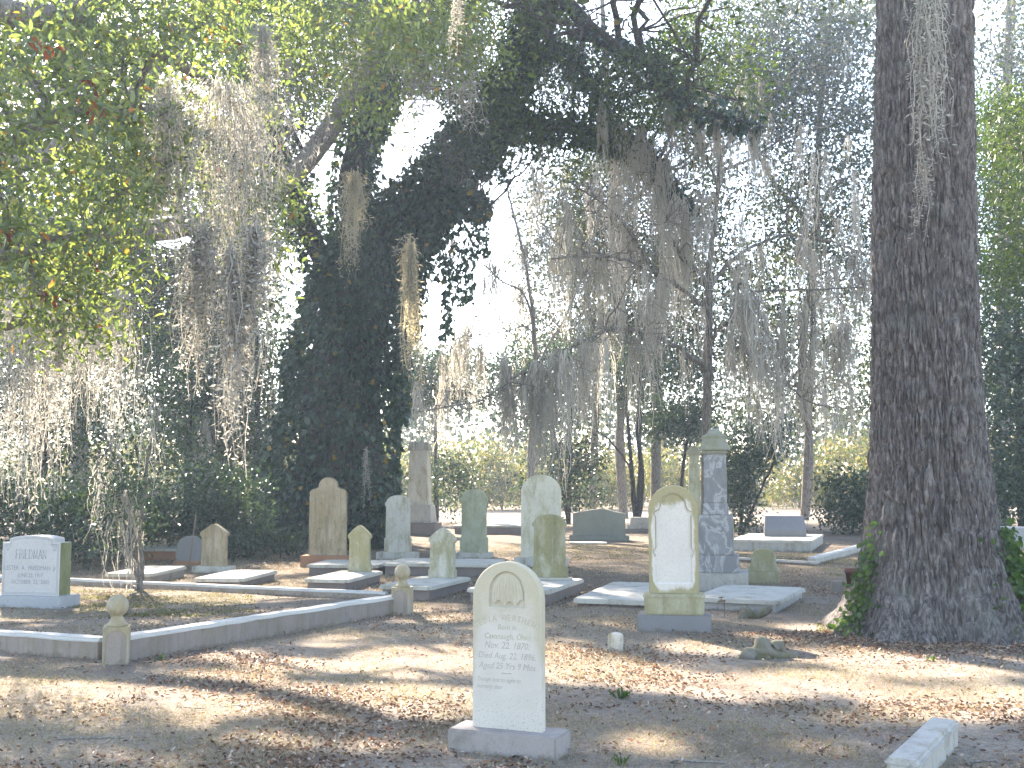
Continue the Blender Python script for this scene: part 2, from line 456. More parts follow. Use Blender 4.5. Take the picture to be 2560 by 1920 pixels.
M = dict(
    main=M_marble_main(),
    main_base=stone('main_base_stone', (.33, .29, .265), (.26, .23, .21), (.22, .19, .15), .35, 2, darkamt=.4),
    carve=stone('carved_lettering', (.43, .385, .285), (.38, .34, .24), (.34, .30, .2), .4, 3, darkamt=.1, speck=0),
    carve_dark=stone('cut_lettering_dark', (.40, .37, .315), (.35, .325, .275), (.3, .28, .22), .2, 3, darkamt=.2, speck=0),
    carve_granite=stone('cut_granite_lettering', (.26, .26, .265), (.23, .23, .235), (.2, .2, .19), .1, 3, darkamt=.1, speck=0),
    granite=stone('pale_granite', (0.503, 0.475, 0.441), (0.449, 0.425, 0.396), (0.385, 0.370, 0.297), .12, 4, darkamt=.12, speck=.35, rough=.7),
    granite_green=stone('algae_granite', (0.235, 0.235, 0.126), (0.182, 0.190, 0.090), (0.161, 0.160, 0.063), .5, 5, darkamt=.15, speck=.3),
    granite_base=stone('granite_base', (0.385, 0.390, 0.387), (0.342, 0.340, 0.342), (0.321, 0.310, 0.270), .2, 6, darkamt=.2),
    concrete=stone('grey_concrete', (0.428, 0.400, 0.351), (0.353, 0.330, 0.288), (0.300, 0.270, 0.198), .35, 7, darkamt=.45, streak=.2),
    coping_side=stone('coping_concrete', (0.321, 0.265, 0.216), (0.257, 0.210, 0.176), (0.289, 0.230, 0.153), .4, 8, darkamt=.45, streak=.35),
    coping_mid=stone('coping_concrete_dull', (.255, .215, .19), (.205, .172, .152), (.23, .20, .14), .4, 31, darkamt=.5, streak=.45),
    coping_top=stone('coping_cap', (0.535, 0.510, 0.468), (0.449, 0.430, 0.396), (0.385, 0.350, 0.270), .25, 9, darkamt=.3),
    post=stone('weathered_post', (0.407, 0.360, 0.279), (0.321, 0.280, 0.216), (0.364, 0.300, 0.171), .55, 10, darkamt=.5, streak=.3),
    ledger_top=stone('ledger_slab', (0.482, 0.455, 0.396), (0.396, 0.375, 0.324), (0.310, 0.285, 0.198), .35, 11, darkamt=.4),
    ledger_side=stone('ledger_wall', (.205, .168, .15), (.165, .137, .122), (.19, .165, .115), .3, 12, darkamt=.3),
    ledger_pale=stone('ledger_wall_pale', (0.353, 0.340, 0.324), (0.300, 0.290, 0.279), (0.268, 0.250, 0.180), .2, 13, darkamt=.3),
    terracotta=stone('terracotta_brick', (0.321, 0.165, 0.090), (0.257, 0.130, 0.077), (0.214, 0.160, 0.090), .25, 14, darkamt=.35),
    green_a=stone('lichened_marble', (.45, .42, .335), (.36, .335, .25), (.33, .30, .15), .66, 15, darkamt=.35, streak=.35),
    green_b=stone('lichened_marble_patchy', (.52, .49, .41), (.42, .395, .32), (.33, .305, .165), .56, 19, darkamt=.3, streak=.3),
    cream=stone('cream_marble', (.56, .52, .41), (.50, .46, .355), (.42, .37, .215), .4, 33, darkamt=.15, streak=.15),
    olive=stone('olive_lichened_marble', (.42, .39, .29), (.32, .30, .20), (.27, .245, .115), .62, 35, darkamt=.35, streak=.35),
    green_c=stone('green_algae_marble', (.37, .375, .275), (.32, .33, .235), (.28, .285, .175), .5, 17, darkamt=.3),
    pale_b=stone('pale_old_marble', (.53, .50, .43), (.43, .405, .345), (.36, .325, .19), .42, 18, darkamt=.4, streak=.25),
    brown=stone('brown_streaked_marble', (0.385, 0.310, 0.207), (0.300, 0.240, 0.158), (0.268, 0.210, 0.108), .45, 23, darkamt=.6, streak=.7),
    tall=stone('rimmed_marble', (.60, .555, .49), (.54, .50, .445), (.36, .315, .165), .95, 20, darkamt=.05, edge=(.262, 1.13, .60, 5.0), speck=.12),
    tall_plinth=stone('lichened_plinth', (.42, .395, .29), (.35, .325, .215), (.34, .305, .17), .55, 21, darkamt=.3, streak=.35),
    grey_dark=stone('grey_granite', (0.203, 0.195, 0.194), (0.171, 0.165, 0.162), (0.214, 0.200, 0.171), .2, 22, darkamt=.2, rough=.6),
    granite_far=stone('dull_granite', (0.214, 0.225, 0.189), (0.182, 0.190, 0.162), (0.203, 0.200, 0.135), .3, 24, darkamt=.2),
    marker=stone('white_marker', (0.589, 0.530, 0.459), (0.503, 0.450, 0.387), (0.278, 0.245, 0.117), .42, 25, darkamt=.4),
    veined=M_veined(),
    cap=stone('mossy_cap', (.30, .295, .24), (.25, .245, .195), (.26, .255, .16), .5, 26, darkamt=.35),
    rock=stone('weathered_root_wood', (.20, .18, .15), (.135, .12, .10), (.12, .125, .045), .5, 27, darkamt=.5, streak=.4),
    rod=stone('rusty_iron', (0.171, 0.120, 0.081), (0.214, 0.170, 0.126), (0.128, 0.100, 0.072), .3, 28, speck=0),
    pot=stone('clay_pot', (0.182, 0.055, 0.036), (0.128, 0.045, 0.032), (0.054, 0.050, 0.041), .4, 29),
    bark_oak=M_bark('oak_bark', (.042, .035, .032), (.125, .106, .097), (.26, .23, .21), (12, 12, 2.6), 1.0, .045),
    bark_grey=M_bark('grey_bark', (.07, .06, .052), (.15, .13, .11), (.25, .23, .2), (10, 10, 2.5), .7, .02, 1.4),
    bark_dark=M_bark('dark_bark', (.022, .018, .016), (.05, .04, .034), (.09, .075, .065), (10, 10, 2.5), .7, .02, 1.4),
    bark_pale=M_bark('pale_bark', (.13, .12, .105), (.21, .19, .165), (.33, .31, .28), (12, 12, 4), .5, .01, 2.0),
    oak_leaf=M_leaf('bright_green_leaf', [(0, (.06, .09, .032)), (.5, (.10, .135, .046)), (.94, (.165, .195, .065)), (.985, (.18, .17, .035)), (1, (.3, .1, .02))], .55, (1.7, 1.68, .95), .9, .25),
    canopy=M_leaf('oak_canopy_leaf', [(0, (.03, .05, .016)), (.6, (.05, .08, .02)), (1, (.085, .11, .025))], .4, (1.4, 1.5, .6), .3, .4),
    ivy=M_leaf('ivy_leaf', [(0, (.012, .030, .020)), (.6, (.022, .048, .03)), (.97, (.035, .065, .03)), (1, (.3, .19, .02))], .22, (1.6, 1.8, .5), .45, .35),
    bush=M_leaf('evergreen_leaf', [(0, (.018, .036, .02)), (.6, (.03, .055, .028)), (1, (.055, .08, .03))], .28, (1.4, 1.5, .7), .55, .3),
    thicket=M_leaf('thicket_leaf', [(0, (.05, .072, .02)), (.4, (.09, .115, .03)), (.7, (.16, .155, .05)), (.88, (.23, .185, .11)), (1, (.28, .19, .12))], .45, (1.4, 1.35, .7), .15, .6),
    woods=M_leaf('far_wood_leaf', [(0, (.018, .028, .014)), (.4, (.03, .042, .018)), (.75, (.05, .062, .025)), (1, (.10, .09, .05))], .32, (1.4, 1.45, .7), .2, .5),
    dry=M_leaf('dead_leaf', [(0, (.10, .028, .012)), (.6, (.17, .05, .018)), (1, (.25, .09, .03))], .4, (1.4, .9, .5), .15, .6),
    moss=M_leaf('spanish_moss_fibre', [(0, (.31, .295, .255)), (.5, (.41, .39, .345)), (1, (.53, .505, .455))], .5, (1.05, 1.02, .95), .1, .7),
    moss_gold=M_leaf('golden_moss_fibre', [(0, (.33, .31, .25)), (.5, (.43, .405, .33)), (1, (.53, .50, .42))], .5, (1.2, 1.1, .8), .1, .7),
    litter=M_leaf('leaf_litter', [(0, (.055, .03, .02)), (.3, (.14, .075, .045)), (.55, (.23, .14, .088)), (.8, (.34, .24, .17)), (.95, (.50, .42, .34)), (1, (.40, .13, .04))], .2, (1.2, 1, .8), .25, .5),
    straw=M_leaf('dry_grass', [(0, (.21, .165, .10)), (.5, (.34, .28, .18)), (.8, (.45, .38, .26)), (.93, (.12, .14, .035)), (1, (.16, .2, .04))], .3, (1.2, 1.1, .7), .1, .7),
    lawn=M_leaf('green_moss', [(0, (.06, .075, .012)), (.5, (.10, .115, .018)), (1, (.16, .16, .03))], .4, (1.4, 1.4, .5), .1, .8),
    weed=M_leaf('weed_leaf', [(0, (.035, .07, .02)), (1, (.08, .13, .03))], .4, (1.5, 1.6, .5), .3, .4),
)
# ------------------------------------------------------------------ the ground
def gz(x, y):
    P = np.stack((np.asarray(x, float) * .55, np.asarray(y, float) * .55, np.zeros_like(np.asarray(x, float))), -1)
    return (fbm(P, 3, 3) - .5) * .05
def ground():
    u = np.linspace(-1, 1, 181); x = np.sinh(u * 4.6) / math.sinh(4.6) * 320
    w = np.linspace(0, 1, 201); y = -30 + 30 * w + (np.sinh(w * 4.2) / math.sinh(4.2)) * 420
    X, Y = np.meshgrid(x, y)
    V = np.stack((X, Y, gz(X, Y) * np.clip(1.6 - np.hypot(X, Y) / 60, 0, 1)), -1).reshape(-1, 3)
    i = np.arange(X.size).reshape(X.shape)
    q = np.stack((i[:-1, :-1], i[:-1, 1:], i[1:, 1:], i[1:, :-1]), -1).reshape(-1, 4)
    m, nt, out = mat('cemetery_soil'); g = NT(nt)
    v = g.coord()
    c = g.mix(g.ramp(g.noise(v, .55, 6, .6), [(.38, 0.0), (.62, 1.0)]), (.31, .25, .195), (.47, .405, .33))
    c = g.mix(g.math('MULTIPLY', g.ramp(g.noise(v, 1.3, 7, .7), [(.5, 0.0), (.66, 1.0)]), .75), c, (.135, .092, .066))
    c = g.mix(g.math('MULTIPLY', g.ramp(g.noise(v, .9, 6, .65, .5), [(.60, 0.0), (.70, 1.0)]), .55), c, (.115, .12, .04))
    c = g.mix(g.ramp(g.noise(v, 22, 6, .75), [(.40, 0.0), (.64, .6)]), c, (.105, .078, .06))
    c = g.mix(g.ramp(g.noise(g.coord(scale=(1, 1.6, 1)), 60, 4, .8), [(.56, 0.0), (.66, .7)]), c, (.46, .40, .33))
    c = g.mix(g.ramp(g.noise(g.coord(scale=(1.5, 1, 1)), 150, 3, .8), [(.50, 0.0), (.60, .75)]), c, (.07, .05, .038))
    c = g.mix(g.ramp(g.noise(g.coord(scale=(1, 2, 1), loc=(5, 3, 1)), 110, 3, .8), [(.56, 0.0), (.64, .7)]), c, (.50, .43, .35))
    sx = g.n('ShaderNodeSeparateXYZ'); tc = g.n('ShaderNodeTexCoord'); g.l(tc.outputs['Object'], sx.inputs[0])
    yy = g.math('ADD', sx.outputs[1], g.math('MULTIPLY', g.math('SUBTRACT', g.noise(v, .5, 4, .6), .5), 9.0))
    mid_band = g.ramp(g.math('DIVIDE', yy, 60.0), [(.19, 0.0), (.26, .68), (.60, .62), (.70, 0.0)])      # darker band of ground among the graves, fading out before the far clearing
    c = g.mix(mid_band, c, g.mix(g.noise(v, 3.0, 6, .7), (.075, .055, .04), (.17, .135, .095)))
    h = g.math('ADD', g.noise(v, 35, 6, .75), g.math('MULTIPLY', g.noise(v, 7, 4, .6), 2.0))
    g.principled(out, c, .95, g.bump(h, .9, .04), .1)
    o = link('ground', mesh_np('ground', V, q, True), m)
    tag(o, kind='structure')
ground()

# ------------------------------------------------------------------ stones
def where(px, py, yaw, d=0.0, z=0.0):
    th = R(yaw)
    P = gp(px, py, z)
    P = P + np.array((math.sin(th), math.cos(th), 0)) * d / 2
    return P, -th
def mpp(px, py, z=0.0):
    return proj(gp(px, py, z))[2] / FPX
def text(body, size, material, parent, x, y, z, sx=1.0, shear=0.0, align='CENTER', rot=0.0, name='inscription', thick=.0006):
    c = bpy.data.curves.new('lettering', 'FONT')
    c.body = body; c.size = size; c.shear = shear; c.align_x = align; c.extrude = thick; c.resolution_u = 2
    t = bpy.data.objects.new('lettering', c); COL.objects.link(t)
    dg = bpy.context.evaluated_depsgraph_get()
    me = bpy.data.meshes.new_from_object(t.evaluated_get(dg))
    bpy.data.objects.remove(t); bpy.data.curves.remove(c)
    me.materials.clear()
    o = link(name, me, material, parent)
    o['kind'] = 'stuff'
    o.matrix_local = Matrix.Translation((x, y, z)) @ Matrix.Rotation(rot, 4, 'Y') @ Matrix.Rotation(math.pi / 2, 4, 'X') @ Matrix.Diagonal((sx, 1, 1, 1))
    return o
def stroke(name, pts, w, y, material, parent, thick=.0008, z=0.0):
    """thin cut line on a stone's face, through points (x, z)"""
    mb = MB()
    for (a, b), (c, d) in zip(pts[:-1], pts[1:]):
        t = np.array((c - a, d - b)); L = np.hypot(*t)
        if L < 1e-6: continue
        t = t / L; n = np.array((-t[1], t[0])) * w / 2; a_, b_ = np.array((a, b)) - t * w / 2, np.array((c, d)) + t * w / 2
        P = [a_ - n, b_ - n, b_ + n, a_ + n]
        V = [(p[0], y, p[1]) for p in P] + [(p[0], y + thick, p[1]) for p in P]
        mb.add(V, [(0, 1, 2, 3), (0, 4, 5, 1), (1, 5, 6, 2), (2, 6, 7, 3), (3, 7, 4, 0)])
    o = mb.build(name, material, parent); o.location.z = z
    return o

# -- the white headstone in front
def front_headstone():
    P, rz = where(1251, 1894, 22, .25)
    r = empty('headstone', (P[0], P[1], -.01), rz, 'tall white marble headstone with rounded top and carved drapery, nearest the camera', 'headstone')
    block('base', .665, .255, .165, M['main_base'], r, -.02, .01, seed=4)
    W, H, T = .432, .955, .065
    hole = arc(0, .775, .112, .125, 0, 180, 18) + [(-.112, .69), (.112, .69)]
    t = plate('tablet', o_round(W, H, .215), T, M['main'], r, .143, .007, hole, .014, seed=7, worn=.003)
    f = -T / 2
    # drapery carved in the sunken arch
    nx, nz = 56, 24
    u = np.linspace(-1, 1, nx); s = np.linspace(0, 1, nz)
    U, S = np.meshgrid(u, s)
    wid = .098 * np.sqrt(np.clip(1 - (S * .97) ** 2.6 * .96, 0, 1))
    hem = .715 + .014 * np.sin(U * 9) + .01 * np.abs(U)
    X = U * wid; Z = hem + S * (.882 - hem)
    fold = .5 + .5 * np.sin(U * 30 + np.sin(S * 5 + U * 3) * .9)
    Y = f + .0095 - .0105 * (.35 + .65 * fold) * np.sin(np.clip((1 - S) * 3.1, 0, math.pi / 2)) * np.sqrt(np.clip(1.02 - U ** 2, 0, 1))
    V = np.stack((X, Y, Z), -1).reshape(-1, 3)
    i = np.arange(nx * nz).reshape(nz, nx)
    q = np.stack((i[:-1, :-1], i[:-1, 1:], i[1:, 1:], i[1:, :-1]), -1).reshape(-1, 4)
    link('carved_drapery', mesh_np('carved_drapery', V, q, True), M['main'], t)
    y = f - .0004
    n_ = 'CELIA WERTHENS'
    for k, ch in enumerate(n_):              # name on an arch
        if ch == ' ': continue
        a = (k - (len(n_) - 1) / 2) / (len(n_) - 1) * 1.0
        text(ch, .052, M['carve'], t, .39 * math.sin(a), y, .268 + .37 * math.cos(a) - .02, .8, 0, rot=a, name='letter')
    L = [('Born in', .04, .0, .565), ('Cavanaugh, Ohio', .042, .0, .512), ('Nov. 22. 1870.', .048, .0, .458), ('Died Aug. 22. 1896.', .046, .0, .400), ('Aged 25 Yrs 9 Mos', .046, .0, .342)]
    for b, s_, x, z in L: text(b, s_ * 1.14, M['carve_dark'] if '22' in b or '25' in b else M['carve'], t, x, y, z, .86, .25)
    stroke('rule', [(-.028, .318), (.028, .318)], .004, y, M['carve_dark'], t, z=0)
    text('Though lost to sight to', .036, M['carve_dark'], t, -.19, y, .268, .82, .3, 'LEFT')
    text('memory dear.', .036, M['carve_dark'], t, -.19, y, .228, .82, .3, 'LEFT')
front_headstone()

# -- the grey granite family monument at the left
def granite_monument():
    P, rz = where(62, 1521, 10, .42)
    r = empty('monument', (P[0], P[1], -.01), rz, 'pale granite family monument with FRIEDMAN cut in it, behind the low coping', 'monument')
    k = mpp(62, 1521)
    block('base', 196 * k, .42, .175, M['granite_base'], r, -.02, .006, seed=2, worn=.002)
    W, H, T = 160 * k, 150 * k, .24
    b = W / 2
    half = [(b, 0), (b, H * .885), (b * .77, H * .885), (b * .77, H * .93)] + arc(b * .73, H * .935, b * .04, H * .022, 0, 80, 3) + [(b * .5, H * .985), (b * .25, H * .997), (0, H)]
    t = plate('die', mirror(half), T, M['granite'], r, .155, .004, seed=3, worn=.001)
    y = -T / 2 - .0005
    # green algae skin on the right-hand side
    bm = bmesh.new(); box_bm(bm, b + .0005, b + .004, -T / 2 + .004, T / 2 - .002, .004, H * .88)
    link('side_face', bm_mesh(bm, 'side_face'), M['granite_green'], t)
    for ins in (.022, .036):
        c = b - ins
        pts = [(c, ins), (c, H * .885 - ins), (b * .77 - ins, H * .885 - ins), (b * .77 - ins, H * .945 - ins * .8), (b * .5, H * .985 - ins), (b * .25, H * .997 - ins), (0, H - ins)]
        stroke('cut_border', pts + [(-x, z) for x, z in reversed(pts)] + [(c, ins)], .0035, y, M['carve_granite'], t)
    for s_ in (1, -1):
        k0 = b - .05; q = .03
        sp = [(k0, H * .80), (k0, H * .86), (k0 - .05, H * .86), (k0 - .05, H * .80), (k0 - .015, H * .80), (k0 - .015, H * .835), (k0 - .034, H * .835)]
        stroke('cut_key_pattern', [(s_ * x, z) for x, z in sp], .0035, y, M['carve_granite'], t)
        lf = [(k0 - .045, H * .765), (k0 - .03, H * .772), (k0 - .022, H * .745), (k0 - .014, H * .772), (k0, H * .765)]
        stroke('cut_leaf', [(s_ * x, z) for x, z in lf], .005, y, M['carve_granite'], t)
    # roman capitals drawn stroke by stroke, with serifs
    G = {'F': ([[(0, 0), (0, 1)], [(0, 1), (.6, 1)], [(0, .52), (.45, .52)]], .62), 'R': ([[(0, 0), (0, 1)], [(0, 1), (.45, 1), (.6, .86), (.6, .66), (.45, .52), (0, .52)], [(.3, .52), (.68, 0)]], .7),
         'I': ([[(0, 0), (0, 1)]], .12), 'E': ([[(0, 0), (0, 1)], [(0, 1), (.58, 1)], [(0, .52), (.45, .52)], [(0, 0), (.6, 0)]], .62),
         'D': ([[(0, 0), (0, 1)], [(0, 1), (.4, 1), (.66, .8), (.72, .5), (.66, .2), (.4, 0), (0, 0)]], .75), 'M': ([[(0, 0), (.08, 1)], [(.08, 1), (.45, .05), (.82, 1)], [(.82, 1), (.9, 0)]], .92),
         'A': ([[(0, 0), (.38, 1), (.76, 0)], [(.14, .36), (.62, .36)]], .78), 'N': ([[(0, 0), (0, 1)], [(0, 1), (.68, 0)], [(.68, 0), (.68, 1)]], .72)}
    word, hgt, x = 'FRIEDMAN', H * .145, 0
    adv = [G[c][1] + .26 for c in word]; tot = sum(adv) - .26
    sc = W * .52 / tot; x0 = -tot * sc / 2; z0 = H * .615
    for c, a in zip(word, adv):
        for k_, pl in enumerate(G[c][0]):
            stroke('letter', [(x0 + px * sc, z0 + pz * hgt) for px, pz in pl], .0085 if k_ == 0 else .0055, y, M['carve_granite'], t)
        for px in ([0] if c in 'FRIED' else [0, G[c][1] - .04]):
            for pz in (0, 1):
                if c == 'A' and pz: continue
                stroke('letter', [(x0 + (px - .09) * sc, z0 + pz * hgt), (x0 + (px + .09) * sc, z0 + pz * hgt)], .004, y, M['carve_granite'], t)
        x0 += a * sc
    text('LESTER  A.  FRIEDMAN  Jr.', H * .105, M['carve_granite'], t, 0, y, H * .425, .82)
    text('JUNE 22, 1917', H * .095, M['carve_granite'], t, 0, y, H * .305, .82)
    text('OCTOBER  23,  2002', H * .095, M['carve_granite'], t, 0, y, H * .195, .82)
granite_monument()

# -- the coping round the plot
def coping(label, a, b, h, t, top, side, sink=.05, round_end=False):
    a, b = np.array(a), np.array(b)
    d = b - a; L = float(np.hypot(d[0], d[1])); yaw = math.atan2(d[1], d[0])
    r = empty('coping_wall', (a[0], a[1], 0), yaw, label, 'coping', None)
    bm = bmesh.new(); box_bm(bm, 0, L, 0, t, -sink, h - .03)
    bmesh.ops.bevel(bm, geom=list(bm.edges), offset=.006, segments=1, affect='EDGES')
    n = int(L / .12)
    for k in range(1, n): bmesh.ops.bisect_plane(bm, geom=list(bm.verts) + list(bm.edges) + list(bm.faces), plane_co=(L * k / n, 0, 0), plane_no=(1, 0, 0))
    wear(bm, .012, 3)
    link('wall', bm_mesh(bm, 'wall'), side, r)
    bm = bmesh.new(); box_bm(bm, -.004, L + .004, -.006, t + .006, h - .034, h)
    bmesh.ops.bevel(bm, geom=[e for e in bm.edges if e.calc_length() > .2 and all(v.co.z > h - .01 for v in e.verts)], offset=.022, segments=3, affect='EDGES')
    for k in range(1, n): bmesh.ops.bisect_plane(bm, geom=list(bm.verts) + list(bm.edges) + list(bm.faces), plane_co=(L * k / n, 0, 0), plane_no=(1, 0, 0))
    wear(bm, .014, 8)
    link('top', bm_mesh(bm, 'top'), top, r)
    return r
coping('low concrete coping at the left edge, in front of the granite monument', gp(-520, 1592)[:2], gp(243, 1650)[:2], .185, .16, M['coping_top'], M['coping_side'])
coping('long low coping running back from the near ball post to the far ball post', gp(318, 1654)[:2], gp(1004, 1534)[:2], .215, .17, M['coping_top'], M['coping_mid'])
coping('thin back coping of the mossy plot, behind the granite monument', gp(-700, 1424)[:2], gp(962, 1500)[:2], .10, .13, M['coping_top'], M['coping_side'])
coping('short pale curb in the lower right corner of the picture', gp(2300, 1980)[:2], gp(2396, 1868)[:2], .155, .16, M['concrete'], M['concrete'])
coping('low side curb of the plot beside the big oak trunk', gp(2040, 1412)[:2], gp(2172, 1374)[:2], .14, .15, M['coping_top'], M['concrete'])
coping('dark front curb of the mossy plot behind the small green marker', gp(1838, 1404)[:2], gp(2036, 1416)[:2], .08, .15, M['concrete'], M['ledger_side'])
def ball_post(px, py, yaw, k, label):
    P, rz = where(px, py, yaw, .22)
    r = empty('ball_post', (P[0], P[1], -.02), rz, label, 'post', 'ball posts of the coping')
    w, h = .215 * k, .335 * k
    hole = arc(0, h * .68, w * .40, h * .24, 0, 180, 12) + [(-w * .40, .03), (w * .40, .03)]
    plate('shaft', [(w / 2, 0), (w / 2, h), (-w / 2, h), (-w / 2, 0)], w, M['post'], r, 0, .008, hole, .008, seed=5)
    pan = plate('panel', [(p[0] * .97, p[1] * .985 + .002) for p in hole], .004, M['coping_side'], r, 0, .0005, y=-w / 2 + .0065, worn=0)
    c = h + .17 * k; rr = .093 * k
    prof = [(.001, h), (w * .42, h), (w * .42, h + .018), (w * .34, h + .026), (w * .27, h + .05), (w * .25, h + .062)]
    a0 = -62
    prof += [(rr * math.cos(R(a)), c + rr * math.sin(R(a))) for a in np.linspace(a0, 90, 16)]
    prof[-1] = (.0005, prof[-1][1])
    lathe('ball', prof, M['post'], r, 30)
ball_post(288, 1663, -16, 1.0, 'near stone post with ball finial at the corner of the coping')
ball_post(1000, 1538, 8, 1.0, 'far stone post with ball finial at the end of the long coping')

# -- ledgers: a low wall box under an overhanging slab
def ledger(px, py, yaw, w, l, h, label, side='ledger_side', top='ledger_top', slab=.05, over=.045, seed=1, name='ledger_tomb', cat='ledger'):
    P, rz = where(px, py, yaw, l)
    r = empty(name, (P[0], P[1], 0), rz, label, cat)
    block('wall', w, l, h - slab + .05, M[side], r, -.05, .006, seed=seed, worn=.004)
    bm = bmesh.new(); box_bm(bm, -w / 2 - over, w / 2 + over, -l / 2 - over, l / 2 + over, h - slab + .001, h)
    bmesh.ops.bevel(bm, geom=[e for e in bm.edges if abs(e.verts[0].co.z - e.verts[1].co.z) > .01], offset=.05, segments=4, affect='EDGES')
    bmesh.ops.bevel(bm, geom=[e for e in bm.edges if min(v.co.z for v in e.verts) > h - .001], offset=.012, segments=2, affect='EDGES')
    wear(bm, .007, seed)
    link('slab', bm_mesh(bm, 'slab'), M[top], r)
    def spot(u, v):            # a point on the slab: u across (-.5..5), v along (0 near .. 1 far)
        th = R(yaw); c, s = math.cos(th), math.sin(th)
        x, y = u * w, (v - .5) * l
        return np.array((P[0] + c * x + s * y, P[1] - s * x + c * y, h))
    return spot
def headstone(loc, yaw, outline, t, material, label, bases=(), hole=None, recess=.015, name='headstone', cat='headstone', tablet='tablet'):
    """bases: (w, d, h, material) from the ground up"""
    r = empty(name, loc, -R(yaw), label, cat)
    z = 0.0
    nm = ['base', 'plinth', 'die', 'neck']
    for i, (w, d, h, m_) in enumerate(bases):
        s = .04 if i == 0 and loc[2] < .02 else 0
        block(nm[i] if i else 'base', w, d, h + s, M[m_], r, z - s, .012, seed=i + 3)
        z += h
    t_ = plate(tablet, outline, t, M[material], r, z - .002 if bases else -.03 if loc[2] < .02 else -.003, .007, hole, recess, seed=int(abs(loc[0]) * 10) + 1)
    return r, t_, z
def G(px, py, yaw, d):
    P, _ = where(px, py, yaw, d)
    return (P[0], P[1], 0.0)

# tall rimmed headstone
def tall_headstone():
    P = G(1686, 1581, 9, .36); k = mpp(1686, 1581)
    W, H = 126 * k, 274 * k
    b = W * .36
    hole = [(b, .10), (b, H * .34)] + [(b * .94, H * .355), (b * 1.04, H * .37), (b * 1.04, H * .40), (b * .92, H * .42), (b * .92, H * .70), (b * 1.0, H * .715), (b * 1.0, H * .74), (b * .74, H * .765)] + arc(0, H * .80, b * .66, H * .12, 0, 90, 9)
    hole = mirror(hole)
    r, t, z = headstone(P, 9, o_round(W, H, W * .5), .12, 'tall', 'tall white headstone with lichen rim and arched moulding, on a stepped plinth', [(184 * k, .36, 41 * k, 'grey_dark'), (150 * k, .27, 52 * k, 'tall_plinth')], hole, .012)
    bm = bmesh.new(); box_bm(bm, -78 * k, 78 * k, -.145, .145, 84 * k, 90 * k)
    bmesh.ops.bevel(bm, geom=list(bm.edges), offset=.006, segments=2, affect='EDGES')
    link('moulded_step', bm_mesh(bm, 'moulded_step'), M['tall_plinth'], r)
    mb = MB()
    Hh = [(p[0] * 1.07, (p[1] - .5) * 1.03 + .5) for p in hole]
    path = np.array([(x, -.061, zz) for x, zz in Hh[1:-1]])
    V, q, tt = tube(path, .006, 6); mb.add(V, q, tt)
    o = mb.build('moulding', M['tall_plinth'], t, True)
tall_headstone()
# ledgers either side of it
ledger(1540, 1519, 17, .98, 2.35, .10, 'flat grey ledger slab left of the tall rimmed headstone', slab=.06, seed=2)
ledger(1838, 1529, 24, .98, 1.75, .15, 'grey ledger slab right of the tall rimmed headstone', 'ledger_pale', seed=3)
# blue veined monument
def veined_monument():
    P = G(1790, 1482, 12, .86); k = mpp(1790, 1482) * 1.03
    r = empty('obelisk_monument', P, -R(12), 'tall blue-grey veined marble monument with a hipped mossy cap', 'monument')
    z = 0.0
    for nm, w, h, m_, tp in (('plinth', 154, 46, 'concrete', .0), ('base', 112, 42, 'veined', .03), ('die', 87, 98, 'veined', .03), ('neck', 64, 30, 'veined', .08), ('shaft', 56, 122, 'veined', .04), ('collar', 62, 9, 'cap', 0)):
        s = .05 if nm == 'plinth' else 0
        block(nm, w * k, w * k, h * k + s, M[m_], r, z - s, .012, seed=int(w), taper=tp, worn=.003)
        z += h * k
    bm = bmesh.new()
    pr = [(37, 0), (37, 5), (29, 28), (31, 36), (20, 40), (12, 54), (8, 55)]
    rings = []
    for w, zz in pr: rings.append([bm.verts.new((sx * w * k, sy * w * k, z + zz * k)) for sx, sy in ((-1, -1), (1, -1), (1, 1), (-1, 1))])
    for A, B in zip(rings[:-1], rings[1:]):
        for i in range(4): bm.faces.new((A[i], A[(i + 1) % 4], B[(i + 1) % 4], B[i]))
    bm.faces.new(rings[-1]); bm.faces.new(rings[0][::-1])
    bmesh.ops.bevel(bm, geom=list(bm.edges), offset=.006, segments=1, affect='EDGES')
    wear(bm, .02, 2, 2)
    link('cap', bm_mesh(bm, 'cap'), M['cap'], r)
    # sunken panel frame on the shaft front
    z0 = (46 + 42 + 98 + 30 + 14) * k
    stroke('panel_frame', [(-19 * k, z0), (19 * k, z0), (19 * k, z0 + 92 * k), (-19 * k, z0 + 92 * k), (-19 * k, z0)], .012, -28 * k + .0035, M['veined'], r, .006)
veined_monument()
# row of headstones
def wh(px0, px1, top, bot, py, z=0.0, cx=None):
    k = mpp((px0 + px1) / 2, py, z); return (px1 - px0) * k, (bot - top) * k
s = ledger(816, 1476, 12, .58, 1.5, .16, 'grey ledger slab in front of the small yellow gabled headstone', seed=4)
w, h = wh(876, 936, 1312, 1426, 1426, .16)
headstone(s(.02, .90), 12, o_gable(w, h), .09, 'green_a', 'small yellow-green gabled headstone standing on a ledger, before the ivy oak')
s = ledger(1014, 1500, 18, .66, 1.45, .185, 'grey ledger slab behind the far ball post', seed=5)
w, h = wh(1073, 1143, 1316, 1436, 1436, .185)
headstone(s(.02, .88), 18, o_gable(w, h), .10, 'green_b', 'small gabled headstone with white lower half, on a ledger behind the far ball post')
s = ledger(1268, 1514, 18, .98, 1.75, .20, 'grey ledger slab behind the nearest white headstone', seed=6)
w, h = wh(1335, 1422, 1291, 1446, 1446, .2)
headstone(s(.12, .86), 14, o_ears(w, h, .17), .10, 'olive', 'lichened shouldered headstone with pale patches, in front of the tall broad arched one', [(.62, .22, .03, 'ledger_top')])
P = G(1350, 1417, 10, .3); k = mpp(1350, 1417)
